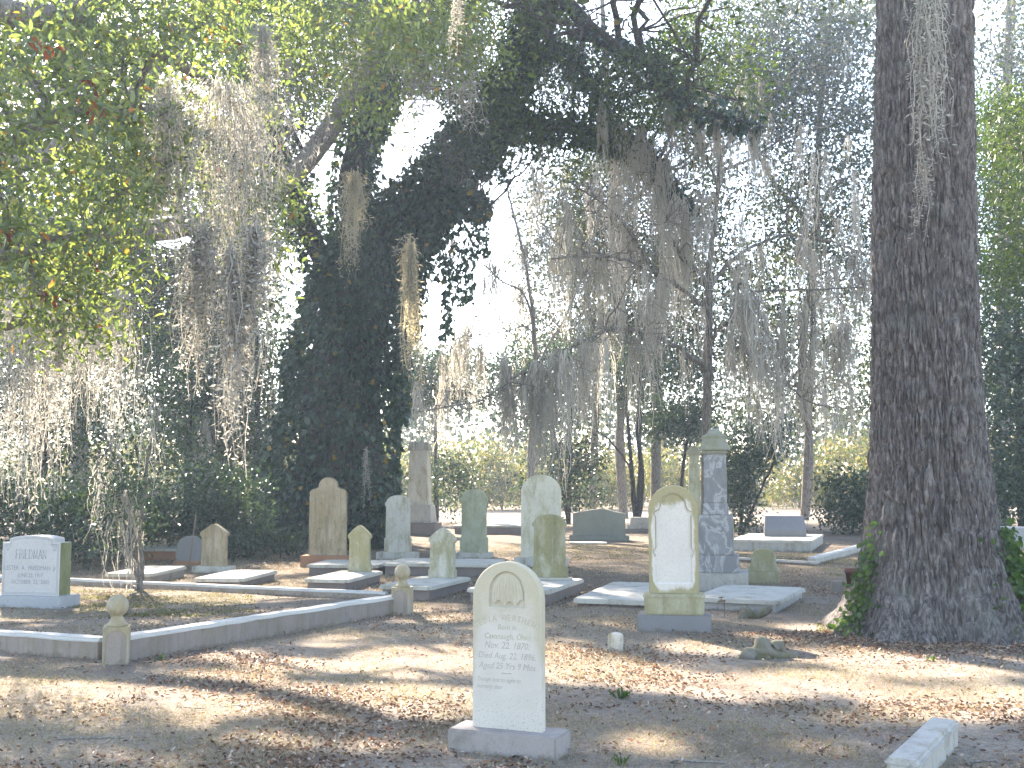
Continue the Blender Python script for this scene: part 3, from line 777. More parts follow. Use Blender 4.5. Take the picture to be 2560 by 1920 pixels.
headstone(P, 10, o_round(101 * k, 208 * k, 46 * k), .13, 'cream', 'tall broad arched headstone, yellow at the top and pale below', [(132 * k, .3, 22 * k, 'ledger_top')])
P = G(812, 1419, 6, .36); k = mpp(812, 1419)
headstone(P, 6, o_trefoil(95 * k, 196 * k), .12, 'brown', 'big brown-streaked headstone with a trefoil top, beside the ivy oak', [(128 * k, .36, 29 * k, 'terracotta')])
ledger(855, 1438, 8, 1.12, 1.1, .17, 'grey ledger slab in front of the big brown trefoil headstone', seed=7)
P = G(990, 1399, 8, .3); k = mpp(990, 1399)
headstone(P, 8, o_ears(68 * k, 142 * k, .24), .11, 'pale_b', 'white shouldered headstone with a cracked face, right of the ivy oak', [(104 * k, .3, 18 * k, 'ledger_top')])
ledger(1092, 1440, 10, 1.75, 1.2, .20, 'wide grey ledger slab before the two shouldered headstones', seed=8)
P = G(1181, 1396, 10, .3); k = mpp(1181, 1396)
headstone(P, 10, o_ears(71 * k, 158 * k, .23), .11, 'green_c', 'green shouldered headstone between the white one and the broad arched one', [(94 * k, .3, 14 * k, 'ledger_top')])
P = G(526, 1432, 8, .3); k = mpp(526, 1432)
headstone(P, 8, o_gable(72 * k, 106 * k, .0), .13, 'brown', 'brown gabled headstone above the left ledgers, near the glossy shrub', [(100 * k, .3, 15 * k, 'ledger_top')])
ledger(545, 1472, 7, .66, 1.5, .15, 'grey ledger slab in front of the brown gabled headstone', seed=9)
ledger(322, 1462, 3, .66, 1.45, .17, 'stone ledger behind the thin sapling, nearest the granite monument', 'coping_side', seed=10)
P = G(466, 1413, 8, .3); k = mpp(466, 1413)
headstone(P, 8, o_round(62 * k, 62 * k, 34 * k), .22, 'grey_dark', 'low round-shouldered grey granite headstone half hidden behind the brown gabled one', [(70 * k, .36, 10 * k, 'terracotta')])
P = G(1910, 1459, 12, .3); k = mpp(1910, 1459)
b_ = 31 * k
flare = mirror([(b_ * 1.35, 0), (b_ * 1.3, 6 * k), (b_ * 1.1, 11 * k), (b_, 22 * k), (b_, 40 * k), (b_ * .9, 42 * k)] + arc(0, 42 * k, b_ * .86, 15 * k, 0, 90, 8))
headstone(P, 12, flare, .16, 'green_a', 'small yellow-green scroll-topped marker on a square base, right of the veined monument', [(80 * k, .34, 29 * k, 'tall_plinth')])
P = G(1537, 1629, 18, .06); k = mpp(1537, 1629)
headstone(P, 18, o_round(37 * k, 55 * k, 9 * k), .06, 'marker', 'tiny white footstone standing alone in the dry grass', name='footstone', cat='footstone')
# farther stones
P = G(1498, 1352, 4, .5); k = mpp(1498, 1352)
b_ = 66 * k
headstone(P, 4, mirror([(b_, 0), (b_, 55 * k), (b_ * .6, 59 * k), (b_ * .3, 64 * k), (0, 66 * k)]), .24, 'granite_far', 'wide dull grey granite monument beyond the row of headstones', [(150 * k, .5, 13 * k, 'granite_far')], name='monument', cat='monument')
ledger(1470, 1362, 6, .9, .55, .05, 'small flat marker lying before the wide granite monument', slab=.04, over=.0, name='flat_marker', cat='marker', seed=12)
P = G(1600, 1334, 4, .6); k = mpp(1600, 1334)
headstone(P, 4, [(24 * k, 0), (22 * k, 18 * k), (-22 * k, 18 * k), (-24 * k, 0)], .5, 'concrete', 'empty stepped stone pedestal under the twin-stemmed tree', [(84 * k, .9, 12 * k, 'ledger_side'), (64 * k, .7, 10 * k, 'concrete')], name='pedestal', cat='pedestal', tablet='block')
ledger(1240, 1336, 4, 2.4, 1.3, .25, 'low dark ledger in front of the sunlit clearing', seed=13)
s = ledger(1925, 1378, 20, 1.75, 3.2, .24, 'grey raised platform under the slant-faced monument', 'concrete', seed=14, over=.02)
P = s(.06, .62); k = proj(P)[2] / FPX
r = empty('slant_monument', P, -R(10), 'grey slant-faced granite monument on the raised platform', 'monument')
bm = bmesh.new(); w2, d0, d1, h_ = 50 * k, .30, .12, 50 * k
v = [bm.verts.new(c) for c in ((-w2, -d0, 0), (w2, -d0, 0), (w2, d0, 0), (-w2, d0, 0), (-w2, -d0, .14), (w2, -d0, .14), (w2, d0, .14), (-w2, d0, .14), (-w2 * .94, d1 - .08, h_), (w2 * .94, d1 - .08, h_), (w2 * .94, d0, h_), (-w2 * .94, d0, h_))]
for f in ((3, 2, 1, 0), (0, 1, 5, 4), (1, 2, 6, 5), (2, 3, 7, 6), (3, 0, 4, 7), (4, 5, 9, 8), (5, 6, 10, 9), (6, 7, 11, 10), (7, 4, 8, 11), (8, 9, 10, 11)): bm.faces.new([v[i] for i in f])
bmesh.ops.bevel(bm, geom=list(bm.edges), offset=.012, segments=2, affect='EDGES')
link('die', bm_mesh(bm, 'die'), M['grey_dark'], r)
# pale column right of the ivy oak
P = G(1040, 1338, 8, .9); k = mpp(1040, 1338)
r = empty('column_monument', P, -R(8), 'pale truncated column on an ivied base, right of the ivy-covered oak', 'monument')
for nm, w, z0, h_, m_, tp in (('base', 96, -4, 34, 'ledger_side', 0), ('plinth', 74, 30, 44, 'concrete', .1), ('shaft', 52, 74, 138, 'pale_b', .12), ('cap', 56, 212, 22, 'cap', .25)):
    block(nm, w * k, w * k, h_ * k, M[m_], r, z0 * k, .02, seed=int(w), taper=tp)
P = G(1738, 1345, 8, .5); k = mpp(1738, 1345)
r = empty('column_monument', P, -R(8), 'slim pale pillar with scrolled cap showing behind the veined monument', 'monument')
for nm, w, z0, h_, m_, tp in (('base', 56, -4, 40, 'concrete', 0), ('shaft', 30, 36, 150, 'green_c', .08), ('neck', 22, 186, 22, 'green_c', .0)):
    block(nm, w * k, w * k, h_ * k, M[m_], r, z0 * k, .015, seed=int(w), taper=tp)
sc_ = plate('scroll_cap', mirror([(15 * k, 0), (19 * k, 6 * k), (17 * k, 12 * k)] + arc(0, 12 * k, 13 * k, 12 * k, 0, 90, 6)), .3, M['cap'], r, 207 * k)
# left-hand tombs
for px, py, yw, w, l, h, lb, sd in ((420, 1341, 2, 2.3, 1.2, .34, 'long terracotta-sided ledger under the shrubs at the left, farthest of the group', 'terracotta'), (470, 1358, 4, 1.1, 1.0, .26, 'terracotta ledger behind the leaning iron stake', 'terracotta'),
                                   (400, 1400, 2, 1.0, 1.1, .22, 'brick ledger with rubble on top, behind the sapling', 'terracotta'), (262, 1398, 5, .75, .9, .14, 'low pale slab half hidden by the left shrubs', 'ledger_pale')):
    ledger(px, py, yw, w, l, h, lb, sd, seed=px)
P = G(697, 1311, 4, 1.0); k = mpp(697, 1311)
headstone(P, 4, [(41 * k, 0), (41 * k, 37 * k), (-41 * k, 37 * k), (-41 * k, 0)], .8, 'grey_dark', 'dark box tomb left of the ivy oak', [(130 * k, 1.3, 9 * k, 'ledger_top')], name='box_tomb', cat='tomb', tablet='box')
P = G(2540, 1372, 6, 1.0); k = mpp(2540, 1372)
headstone(P, 6, [(60 * k, 0), (60 * k, 44 * k), (-60 * k, 44 * k), (-60 * k, 0)], .9, 'ledger_pale', 'pale blue-grey box tomb glimpsed right of the big oak trunk', [(150 * k, 1.3, 8 * k, 'ledger_top')], name='box_tomb', cat='tomb', tablet='box')
# little things
P = G(2093, 1484, 6, .2); k = mpp(2093, 1484)
headstone(P, 6, [(16 * k, 0), (14 * k, 35 * k), (-11 * k, 35 * k), (-15 * k, 0)], .16, 'ledger_side', 'stubby dark stone marker left of the big oak trunk', name='stone_stub', cat='marker', tablet='stub')
P = G(2136, 1468, 0, .2); k = mpp(2136, 1468)
r = empty('flower_pot', P, 0, 'dark clay flower pot against the left side of the big oak', 'flower pot')
lathe('pot', [(.001, -.01), (12 * k, -.01), (16 * k, 34 * k), (18 * k, 34 * k), (18.5 * k, 44 * k), (16 * k, 44 * k), (14 * k, 36 * k), (.001, 36 * k)], M['pot'], r, 24)
P = G(2122, 1508, 20, .25)
r = empty('flat_marker', P, -R(20), 'small pale flat stone at the ivy on the big oak', 'marker')
block('slab', .16, .30, .07, M['marker'], r, -.03, .015)
# spigot: thin pipe with a tap head
P = gp(1811, 1546); k = mpp(1811, 1546)
r = empty('water_spigot', P, 0, 'thin pipe with a tap head in front of the right ledger', 'spigot')
mb = MB(); V, q, t = tube([(0, 0, -.05), (.002, 0, .12), (0, .002, 43 * k)], .0065, 8); mb.add(V, q, t); mb.build('pipe', M['rod'], r, True)
mb = MB(); V, q, t = tube([(.012, 0, 43 * k), (-.03, -.012, 44 * k), (-.07, -.03, 42 * k), (-.082, -.035, 37 * k)], [.014, .016, .012, .009], 8); mb.add(V, q, t); mb.build('spout', M['rod'], r, True)
mb = MB(); V, q, t = tube([(-.035, -.012, 44 * k), (-.035, -.012, 52 * k)], .006, 6); mb.add(V, q, t); V, q, t = tube([(-.06, -.012, 52 * k), (-.01, -.012, 52.5 * k)], .007, 6); mb.add(V, q, t); mb.build('handle', M['rod'], r, True)
# leaning iron stake
a, b_ = at(474, 1345, 20.2), at(490, 1284, 20.4); a[2] = -.05
mb = MB(); V, q, t = tube([a, a * .5 + b_ * .5, b_], .012, 8); mb.add(V, q, t)
tag(mb.build('iron_stake', M['rod'], None, True), 'thin iron stake leaning behind the brown gabled headstone', 'stake')
# pale curved root and mossy stump
def lumpy(pts, rad, sides, knob, seed): return tube(catmull(pts, 7), np.interp(np.linspace(0, 1, (len(pts) - 1) * 7 + 1), np.linspace(0, 1, len(rad)), rad), sides, knob, seed)
P = gp(1893, 1548); k = mpp(1893, 1548)
mb = MB(); V, q, t = lumpy([(-36 * k, 0, -.02), (-28 * k, 0, 22 * k), (-16 * k, 0, 10 * k), (2 * k, .02, 8 * k), (20 * k, .03, 16 * k), (36 * k, .04, 28 * k)], [.06, .05, .05, .035, .045, .04], 14, .35, 3); mb.add(V, q, t)
V, q, t = lumpy([(-30 * k, 0, 16 * k), (-26 * k, 0, 30 * k), (-24 * k, -.01, 36 * k)], [.035, .02, .008], 10, .3, 4); mb.add(V, q, t)
o = mb.build('weathered_root', M['rock'], None, True); o.location = tuple(P); tag(o, 'pale curved weathered root lying before the right ledger', 'root')
P = gp(1912, 1648); k = mpp(1912, 1648)
mb = MB(); V, q, t = lumpy([(-62 * k, 0, -.03), (-40 * k, 0, 10 * k), (-28 * k, .01, 6 * k), (-8 * k, .02, 16 * k), (22 * k, .03, 10 * k), (62 * k, .05, 4 * k), (110 * k, .1, -.03)], [.02, .08, .05, .085, .06, .035, .015], 22, .8, 5); mb.add(V, q, t)
V, q, t = lumpy([(-8 * k, .02, 2 * k), (-6 * k, .02, 26 * k), (-3 * k, .03, 50 * k)], [.12, .08, .05], 22, .8, 6); mb.add(V, q, t)
V, q, t = lumpy([(20 * k, .04, 2 * k), (24 * k, .05, 22 * k), (38 * k, .06, 30 * k), (48 * k, .06, 30 * k)], [.07, .065, .04, .05], 22, .8, 7); mb.add(V, q, t)
o = mb.build('tree_stump', M['rock'], None, True); o.location = tuple(P); tag(o, 'knobbly mossy root stump in the dry grass left of the big oak', 'stump')
# ------------------------------------------------------------------ plants: tools
RNG = np.random.default_rng
def unit(a): return a / (np.linalg.norm(a, axis=-1, keepdims=True) + 1e-9)
def leaves(mb, P, rng, L, W, droop=.35, hexa=False, dirs=None, fold=.25, rlo=0.0, rhi=1.0):
    """one small folded leaf per point of P"""
    n = len(P)
    if n == 0: return
    d = rng.normal(size=(n, 3)) if dirs is None else dirs + rng.normal(size=(n, 3)) * .45
    d[:, 2] -= droop
    d = unit(d)
    a = rng.normal(size=(n, 3)); a[:, 2] += .9
    s = unit(np.cross(d, a)); nn = np.cross(s, d)
    L = L * rng.uniform(.65, 1.25, n)[:, None]; W = W * rng.uniform(.7, 1.2, n)[:, None]
    r = rng.uniform(rlo, rhi, n)
    if hexa:
        V = np.stack((P, P + d * L * .3 + s * W * .42 + nn * W * fold, P + d * L * .68 + s * W * .46 + nn * W * fold, P + d * L - nn * L * .08, P + d * L * .68 - s * W * .46 + nn * W * fold, P + d * L * .3 - s * W * .42 + nn * W * fold), 1)
        b = (np.arange(n) * 6)[:, None]
        Q = np.stack((b + np.array([[0, 1, 2, 3]]), b + np.array([[0, 3, 4, 5]])), 1).reshape(-1, 4)
        mb.add(V.reshape(-1, 3), Q, None, np.repeat(r, 2))
    else:
        V = np.stack((P, P + d * L * .48 + s * W * .5 + nn * W * fold, P + d * L, P + d * L * .48 - s * W * .5 + nn * W * fold), 1)
        b = (np.arange(n) * 4)[:, None]
        T = np.stack((b + np.array([[0, 1, 2]]), b + np.array([[0, 2, 3]])), 1).reshape(-1, 3)
        mb.add(V.reshape(-1, 3), None, T, np.repeat(r, 2))
def region(rng, x0, x1, y0, y1, Y0, Y1, n):
    out = np.empty((n, 3))
    px, py, Y = rng.uniform(x0, x1, n), rng.uniform(y0, y1, n), rng.uniform(Y0, Y1, n)
    a, b = (px - 1280) / FPX, (960 - py) / FPX
    d = np.stack((a, CP - b * SP, SP + b * CP), -1)
    return np.array((0, 0, HCAM)) + d * (Y / d[:, 1])[:, None]
def scatter(C, n, sig, rng, flat=.8):
    """n points round each centre"""
    C = np.repeat(C, n, 0)
    o = rng.normal(size=C.shape) * sig
    o[:, 2] *= flat
    return C + o
SKYGAPS = [(1010, 1270, 650, 800), (1100, 1280, 500, 660), (950, 1110, 240, 360), (1440, 1660, -40, 115), (1640, 1700, 330, 470), (930, 1010, 330, 450), (360, 480, 540, 620), (1150, 1260, 800, 880)]
def thin_sky(P, rng, keep=.04, gaps=SKYGAPS):
    x, y, _ = proj(P)
    k = np.ones(len(P), bool)
    for a, b, c, d in gaps:
        cx, cy, rx, ry = (a + b) / 2, (c + d) / 2, (b - a) / 2, (d - c) / 2
        k &= ~((((x - cx) / rx) ** 2 + ((y - cy) / ry) ** 2 < 1.1) & (rng.uniform(size=len(P)) > keep))
    return P[k]
# openings in the crowns through which the sun reaches the ground (where the patches lie on the grass)
SUNSPOTS = [(150, 1745, 330, 46), (440, 1772, 200, 28), (1060, 1658, 170, 28), (760, 1668, 130, 10), (960, 1762, 270, 32), (700, 1735, 160, 16), (1480, 1668, 200, 34), (1700, 1712, 160, 16), (2440, 1765, 240, 34),
            (2360, 1670, 210, 20), (1490, 1618, 90, 10), (1890, 1740, 150, 10), (1600, 1880, 120, 8), (2250, 1800, 170, 10), (330, 1815, 130, 9), (640, 1850, 90, 7), (120, 1690, 140, 6), (560, 1640, 70, 6), (820, 1600, 60, 5), (1500, 1480, 90, 8),
            (1400, 1560, 110, 5), (700, 1420, 70, 5), (1180, 1880, 40, 8), (2030, 1585, 130, 9), (2100, 1645, 180, 10), (1770, 1620, 90, 7), (60, 1545, 60, 6), (420, 1550, 100, 5), (1650, 1850, 100, 5), (2060, 1870, 110, 6), (100, 1880, 120, 7), (350, 1890, 120, 6), (900, 1870, 160, 6),
            (520, 1700, 160, 8), (2000, 1700, 150, 8), (2180, 1730, 160, 9)]
def sunny(P, rng, keep=.01, mask=False):
    s = np.array(SUN)
    g = P - s * (P[:, 2] / s[2])[:, None]
    x, y, _ = proj(g)
    k = np.ones(len(P), bool)
    for cx, cy, rx, ry in SUNSPOTS:
        k &= ~((((x - cx) / (rx * 1.12 + 26)) ** 2 + ((y - cy) / (ry * 1.25 + 11)) ** 2 < 1.0) & (rng.uniform(size=len(P)) > keep) & (g[:, 1] > 2))
    # the low sun also reaches the near boughs and moss at the left
    t = (P[:, 1] - 8.3) / s[1]
    bx, bz = P[:, 0] - s[0] * t, P[:, 2] - s[2] * t
    k &= ~((t > 1.5) & (bx > -5.0) & (bx < -.8) & (bz > 2.2) & (bz < 6.6) & (rng.uniform(size=len(P)) > .03))
    return (P[k], k) if mask else P[k]
class Tree:
    def __init__(s, name, loc, label, cat, bark, group=None, seed=1):
        s.root = empty(name, loc, 0, label, cat, group); s.loc = np.array(loc, float); s.bark = bark
        s.wood = MB(); s.S = np.zeros((0, 4)); s.rng = RNG(seed); s.seed = seed
    def limb(s, pts, r0, r1, sides=10, knob=.15, n=6, wob=0.0):
        P = catmull(pts, n)
        if wob: P[1:-1] += (s.rng.normal(size=(len(P) - 2, 3))) * wob
        rad = r0 + (r1 - r0) * np.linspace(0, 1, len(P)) ** .8
        V, q, t = tube(P - s.loc, rad, sides, knob, s.seed); s.wood.add(V, q, t)
        s.S = np.vstack((s.S, np.column_stack((P, rad))))
        return P
    def reach(s, targets, r=.02, rmin=.004, sides=4, bend=.25, n=5, keep=True, maxlen=9e9, sun=True):
        """curved side branches from the nearest wood to each target"""
        ends = []
        new = []
        S = s.S
        for T in targets:
            d = np.linalg.norm(S[:, :3] - T, axis=1) + np.clip(S[:, 2] - T[2], 0, None) * .6
            j = int(np.argmin(d)); A = S[j, :3]
            L = np.linalg.norm(T - A)
            if L < .05 or L > maxlen: continue
            m = A * .5 + T * .5 + s.rng.normal(size=3) * L * bend * .6 + np.array((0, 0, L * bend * .4))
            P = catmull(np.array((A, m, T)), n); P[1:-1] += s.rng.normal(size=(len(P) - 2, 3)) * L * .025
            if sun and (~sunny(P[1:], s.rng, 0, True)[1]).mean() > .12: continue
            ra = min(S[j, 3] * .6, r); rad = np.linspace(ra, max(rmin, ra * .25), len(P))
            V, q, t = tube(P - s.loc, rad, sides, 0, 0, False); s.wood.add(V, q)
            new.append(np.column_stack((P[2:], rad[2:])))
        if new and keep: s.S = np.vstack([s.S] + new)
    def leafage(s, P, L, W, material, name='crown', **kw):
        mb = MB(); leaves(mb, P - s.loc, s.rng, L, W, **kw)
        if mb.n: return mb.build(name, M[material], s.root)
    def done(s, name='trunk'):
        return s.wood.build(name, M[s.bark], s.root, True)
# hanging moss: many thin wavy fibres with short side hairs
def moss_mesh(name, seed, length, width, n, fibre=.004, hairs=22, taper=.55, depth=None, curl=.03):
    rng = RNG(seed); depth = width * .6 if depth is None else depth
    mb = MB(); m = 11
    root = rng.normal(size=(n, 2)) * np.array((width, depth)) * .32
    ln = length * np.clip(rng.beta(2.6, 1.25, n), .12, 1)
    core = np.abs(root[:, 0]) / (width * .6); ln *= np.clip(1.15 - core * .6, .3, 1)
    t = np.linspace(0, 1, m)
    wob = np.cumsum(rng.normal(size=(n, m, 2)) * curl * .5, 1)
    sway = rng.normal(size=(1, 1, 2)) * width * .2
    env = .42 + .58 * np.sin(np.clip(t * 3.2, 0, math.pi / 2))
    X = root[:, None, :] * env[None, :, None] * (1 - taper * t[None, :, None] * (ln / length)[:, None, None]) + wob + sway * (t[None, :, None] * (ln / length)[:, None, None]) ** 2
    Z = -(t[None] * ln[:, None]) + rng.uniform(-.22, .06, (n, 1)) * length * rng.uniform(0, 1, (n, 1))
    P = np.concatenate((X, Z[..., None]), -1)
    a = rng.uniform(0, math.pi, n); side = np.stack((np.cos(a), np.sin(a), np.zeros(n)), -1)[:, None] * fibre * .5 * (1.1 - .8 * t)[None, :, None]
    V = np.stack((P - side, P + side), 2)
    i = np.arange(n * m * 2).reshape(n, m, 2)
    Q = np.stack((i[:, :-1, 0], i[:, :-1, 1], i[:, 1:, 1], i[:, 1:, 0]), -1).reshape(-1, 4)
    mb.add(V.reshape(-1, 3), Q, None, np.repeat(rng.uniform(0, 1, n), m - 1))
    k = n * hairs
    s_ = rng.integers(0, n, k); u = rng.uniform(0, m - 1.001, k); j = u.astype(int); f = (u - j)[:, None]
    A = P[s_, j] * (1 - f) + P[s_, j + 1] * f
    d = rng.normal(size=(k, 3)); d[:, 2] = d[:, 2] * .5 - .55; d = unit(d)
    h = (.035 * length ** .5 * rng.uniform(.4, 1.5, k))[:, None]
    c = unit(np.cross(d, rng.normal(size=(k, 3))))
    B = A + d * h * .55 + c * h * .16; E = A + d * h + c * h * -.1
    w = c * fibre * .4
    V = np.stack((A - w, A + w, B, E), 1)
    b = (np.arange(k) * 4)[:, None]
    T = np.stack((b + np.array([[0, 1, 2]]), b + np.array([[1, 3, 2]])), 1).reshape(-1, 3)
    mb.add(V.reshape(-1, 3), None, T, np.repeat(rng.uniform(0, 1, k), 2))
    return mb.mesh(name)
MOSS = [moss_mesh('moss_strands', 10 + i, 1.0, w, n, f, h, tp, None, c) for i, (w, n, f, h, tp, c) in enumerate(((.16, 70, .0048, 26, .5, .022), (.10, 62, .0045, 30, .45, .02), (.34, 110, .0048, 24, .5, .035), (.06, 14, .004, 34, .4, .02), (.22, 80, .0048, 26, .75, .03), (.9, 230, .0048, 24, .35, .05)))]
MOSS_NP = []
for me in MOSS:
    v = np.empty(len(me.vertices) * 3, np.float32); me.vertices.foreach_get('co', v)
    MOSS_NP.append(v.reshape(-1, 3))
def moss_thing(px, py0, py1, Y, wpx, kind, label, gold=False, rot=None, name='spanish_moss'):
    a = at(px, py0, Y); b = at(px, py1, Y)
    o = bpy.data.objects.new(name, MOSS[kind] if not gold else MOSSG[kind]); COL.objects.link(o)
    base = (.16, .10, .34, .06, .22, .9)[kind]
    L = a[2] - b[2]; w = wpx * Y / FPX / base
    o.location = tuple(a); o.scale = (w, w, L); o.rotation_euler = (0, 0, rot if rot is not None else px * .37)
    tag(o, label, 'moss'); return o
MOSSG = []
for me in MOSS:
    me.materials.append(M['moss'])
    c = me.copy(); c.materials.clear(); c.materials.append(M['moss_gold']); MOSSG.append(c)
def moss_on(tree, pts, lens, kinds, gold=False, name='moss'):
    """short moss beards joined into one part of the tree (nobody could count them)"""
    mb = MB(); rng = tree.rng
    ok = sunny(np.asarray(pts), rng, .15, True)[1]
    for p, L in zip(np.asarray(pts)[ok], np.asarray(lens)[ok]):
        k = int(rng.choice(kinds)); V = MOSS_NP[k].copy(); me = MOSS[k]
        step = 1
        a = rng.uniform(0, 6.28); c, s = math.cos(a), math.sin(a)
        w = L * rng.uniform(.7, 1.3)
        X = np.stack(((V[:, 0] * c - V[:, 1] * s) * w, (V[:, 0] * s + V[:, 1] * c) * w, V[:, 2] * L), -1) + p - tree.loc
        key = k
        if key not in FACES:
            n4 = [tuple(f.vertices) for f in me.polygons]
            FACES[key] = (np.array([f for f in n4 if len(f) == 4]), np.array([f for f in n4 if len(f) == 3]))
        Q, T = FACES[key]
        mb.add(X, Q, T, rng.uniform(.1, .9))
    if mb.n:
        o = mb.build(name, M['moss_gold' if gold else 'moss'], tree.root); o['kind'] = 'stuff'
FACES = {}
# a lighter moss for far trees
MOSS_LIGHT = [moss_mesh('moss_light', 40 + i, 1.0, w, n, f, 6, .4, None, .03) for i, (w, n, f) in enumerate(((.16, 26, .009), (.26, 34, .009), (.10, 15, .009)))]
for me in MOSS_LIGHT:
    v = np.empty(len(me.vertices) * 3, np.float32); me.vertices.foreach_get('co', v)
    MOSS_NP.append(v.reshape(-1, 3)); MOSS.append(me)
LIGHT = (6, 7, 8)
# ------------------------------------------------------------------ the big oak at the right
def big_oak():
    C = np.array((4.33, 11.65, 0.0))
    r = empty('oak_tree', C, 0, 'massive furrowed oak trunk with flared roots, at the right', 'tree')
    nz_ = 320
    th = np.concatenate((np.linspace(0, math.pi, 70, endpoint=False), np.linspace(math.pi, 2 * math.pi, 340, endpoint=False))); nt_ = len(th); zz = np.linspace(0, 1, nz_) ** 1.12 * 7.6 - .08
    TH, Z = np.meshgrid(th, zz)
    zc = np.clip(Z, 0, None)
    rad = .545 + .37 * np.exp(-zc / .85) - .012 * np.clip(zc - 3, 0, 6)
    def lobe(a, w): return np.exp(-((np.angle(np.exp(1j * (TH - a)))) / w) ** 2)
    for a, w, A, hh in ((R(188), .20, .26, .18), (R(225), .14, .26, .42), (R(205), .28, .06, .7), (R(262), .18, -.16, .7), (R(284), .12, .20, .45), (R(308), .16, .26, .5), (R(332), .17, .72, .26), (R(246), .12, .18, .35), (R(345), .3, .2, .6), (R(30), .3, .35, .4), (R(90), .35, .4, .4), (R(140), .3, .35, .35)):
        rad += A * lobe(a, w) * np.exp(-zc / hh)
    rad += .05 * lobe(R(200), .5) * np.exp(-((Z - 5.0) / .35) ** 2)
    rad += .018 * np.sin(TH * 5 + 1) * np.exp(-zc / 3) + .012 * np.sin(TH * 3 + Z * .3)
    rad += (fbm(np.stack((np.cos(TH) * 2, np.sin(TH) * 2, Z * .7), -1), 5, 3) - .5) * .08
    # bark: long plates between furrows
    cx, sx = np.cos(TH), np.sin(TH)
    wv = (fbm(np.stack((cx * 3.2, sx * 3.2, Z * 1.1), -1), 11, 3) - .5)
    A_ = np.stack((cx * 17 + wv * 3, sx * 17 + wv * 3, Z * 3.3), -1)
    n1 = vnoise(A_, 21); n2 = vnoise(A_ * np.array((2.1, 2.1, 2.4)) + 7, 22)
    rid = 1 - np.abs(2 * n1 - 1) ; rid2 = 1 - np.abs(2 * n2 - 1)
    fur = np.clip((rid - .62) / .38, 0, 1) ** 1.2 + .55 * np.clip((rid2 - .6) / .4, 0, 1) ** 1.3
    calm = .65 + .35 * np.clip(zc / 1.2, 0, 1)
    rad += -.046 * fur * calm + (fbm(A_ * 2.1, 23, 3) - .5) * .012
    lean = .02 * np.clip(Z - 3, 0, None) + .004 * np.clip(Z - 5, 0, None) ** 2
    V = np.stack((cx * rad + lean, sx * rad, Z), -1).reshape(-1, 3)
    i = np.arange(nt_ * nz_).reshape(nz_, nt_)
    q = np.stack((i[:-1], np.roll(i[:-1], -1, 1), np.roll(i[1:], -1, 1), i[1:]), -1).reshape(-1, 4)
    link('trunk', mesh_np('trunk', V, q, True), M['bark_oak'], r)
    T = Tree.__new__(Tree); T.root = r; T.loc = C; T.bark = 'bark_oak'; T.wood = MB(); T.S = np.zeros((0, 4)); T.rng = RNG(77); T.seed = 77
    top = C + np.array((.15, 0, 7.5))
    for dx, dy, dz, r0 in ((-5, -1, 4, .34), (-3, 4, 6, .3), (3, 3, 5.5, .34), (5, -2, 4, .3), (.6, -4.5, 5, .26), (1, 1, 8, .34)):
        T.limb([top - (0, 0, .4), top + (dx * .35, dy * .35, dz * .45), top + (dx * .7, dy * .7, dz * .75), top + (dx, dy, dz)], r0, .06, 9)
    cl = top + T.rng.normal(size=(110, 3)) * np.array((3.2, 3.2, 1.7)) + (0, 1, 4.6)
    T.reach(cl, .03, .008)
    T.leafage(scatter(cl, 60, .42, T.rng), .13, .06, 'canopy')
    # creeper stems lying on the bark
    for k in range(9):
        a0 = R(T.rng.uniform(190, 340)); z0 = T.rng.uniform(.2, 3.5); n = 14; pts = []
        for u in np.linspace(0, 1, n):
            a = a0 + .35 * math.sin(u * 3 + k) * u; z = z0 + u * T.rng.uniform(1.6, 1.7) * (1 + .4 * (k % 3))
            jt = int(np.searchsorted(th, a % (2 * math.pi))) % nt_; jz = int(np.searchsorted(zz, z)); jz = min(jz, nz_ - 1)
            pts.append(V[i[jz, jt]] + np.array((math.cos(a), math.sin(a), 0)) * .012 + C)
        T.limb(pts, .008, .003, 5, 0, 3)
    T.done('limbs')
    # ivy on the root flare, left and right
    P, D = [], []
    for a0, aw, zlo, zhi, n in ((R(196), .13, .05, 1.15, 260), (R(338), .24, .05, 1.2, 1000), (R(10), .5, .05, .8, 500)):
        a = a0 + T.rng.normal(size=n) * aw; z = zlo + (zhi - zlo) * T.rng.beta(1.2, 2.0, n)
        jz = np.clip(np.searchsorted(zz, z), 0, nz_ - 1); jt = np.searchsorted(th, a % (2 * math.pi)) % nt_
        out = np.stack((np.cos(a), np.sin(a), np.zeros(n)), -1)
        P.append(V[i[jz, jt]] + out * T.rng.uniform(.01, .13, n)[:, None]); D.append(out * .8 + np.array((0, 0, -.5)))
    mb = MB(); leaves(mb, np.concatenate(P), T.rng, .062, .06, dirs=np.concatenate(D), hexa=True)
    mb.build('ivy', M['weed'], r)
big_oak()
moss_thing(2318, -60, 470, 10.55, 92, 0, 'long grey moss beard hanging in front of the big oak trunk', rot=.4)
moss_thing(2300, 380, 600, 10.5, 26, 3, 'thin stringy moss tail low on the big oak trunk', rot=.4)
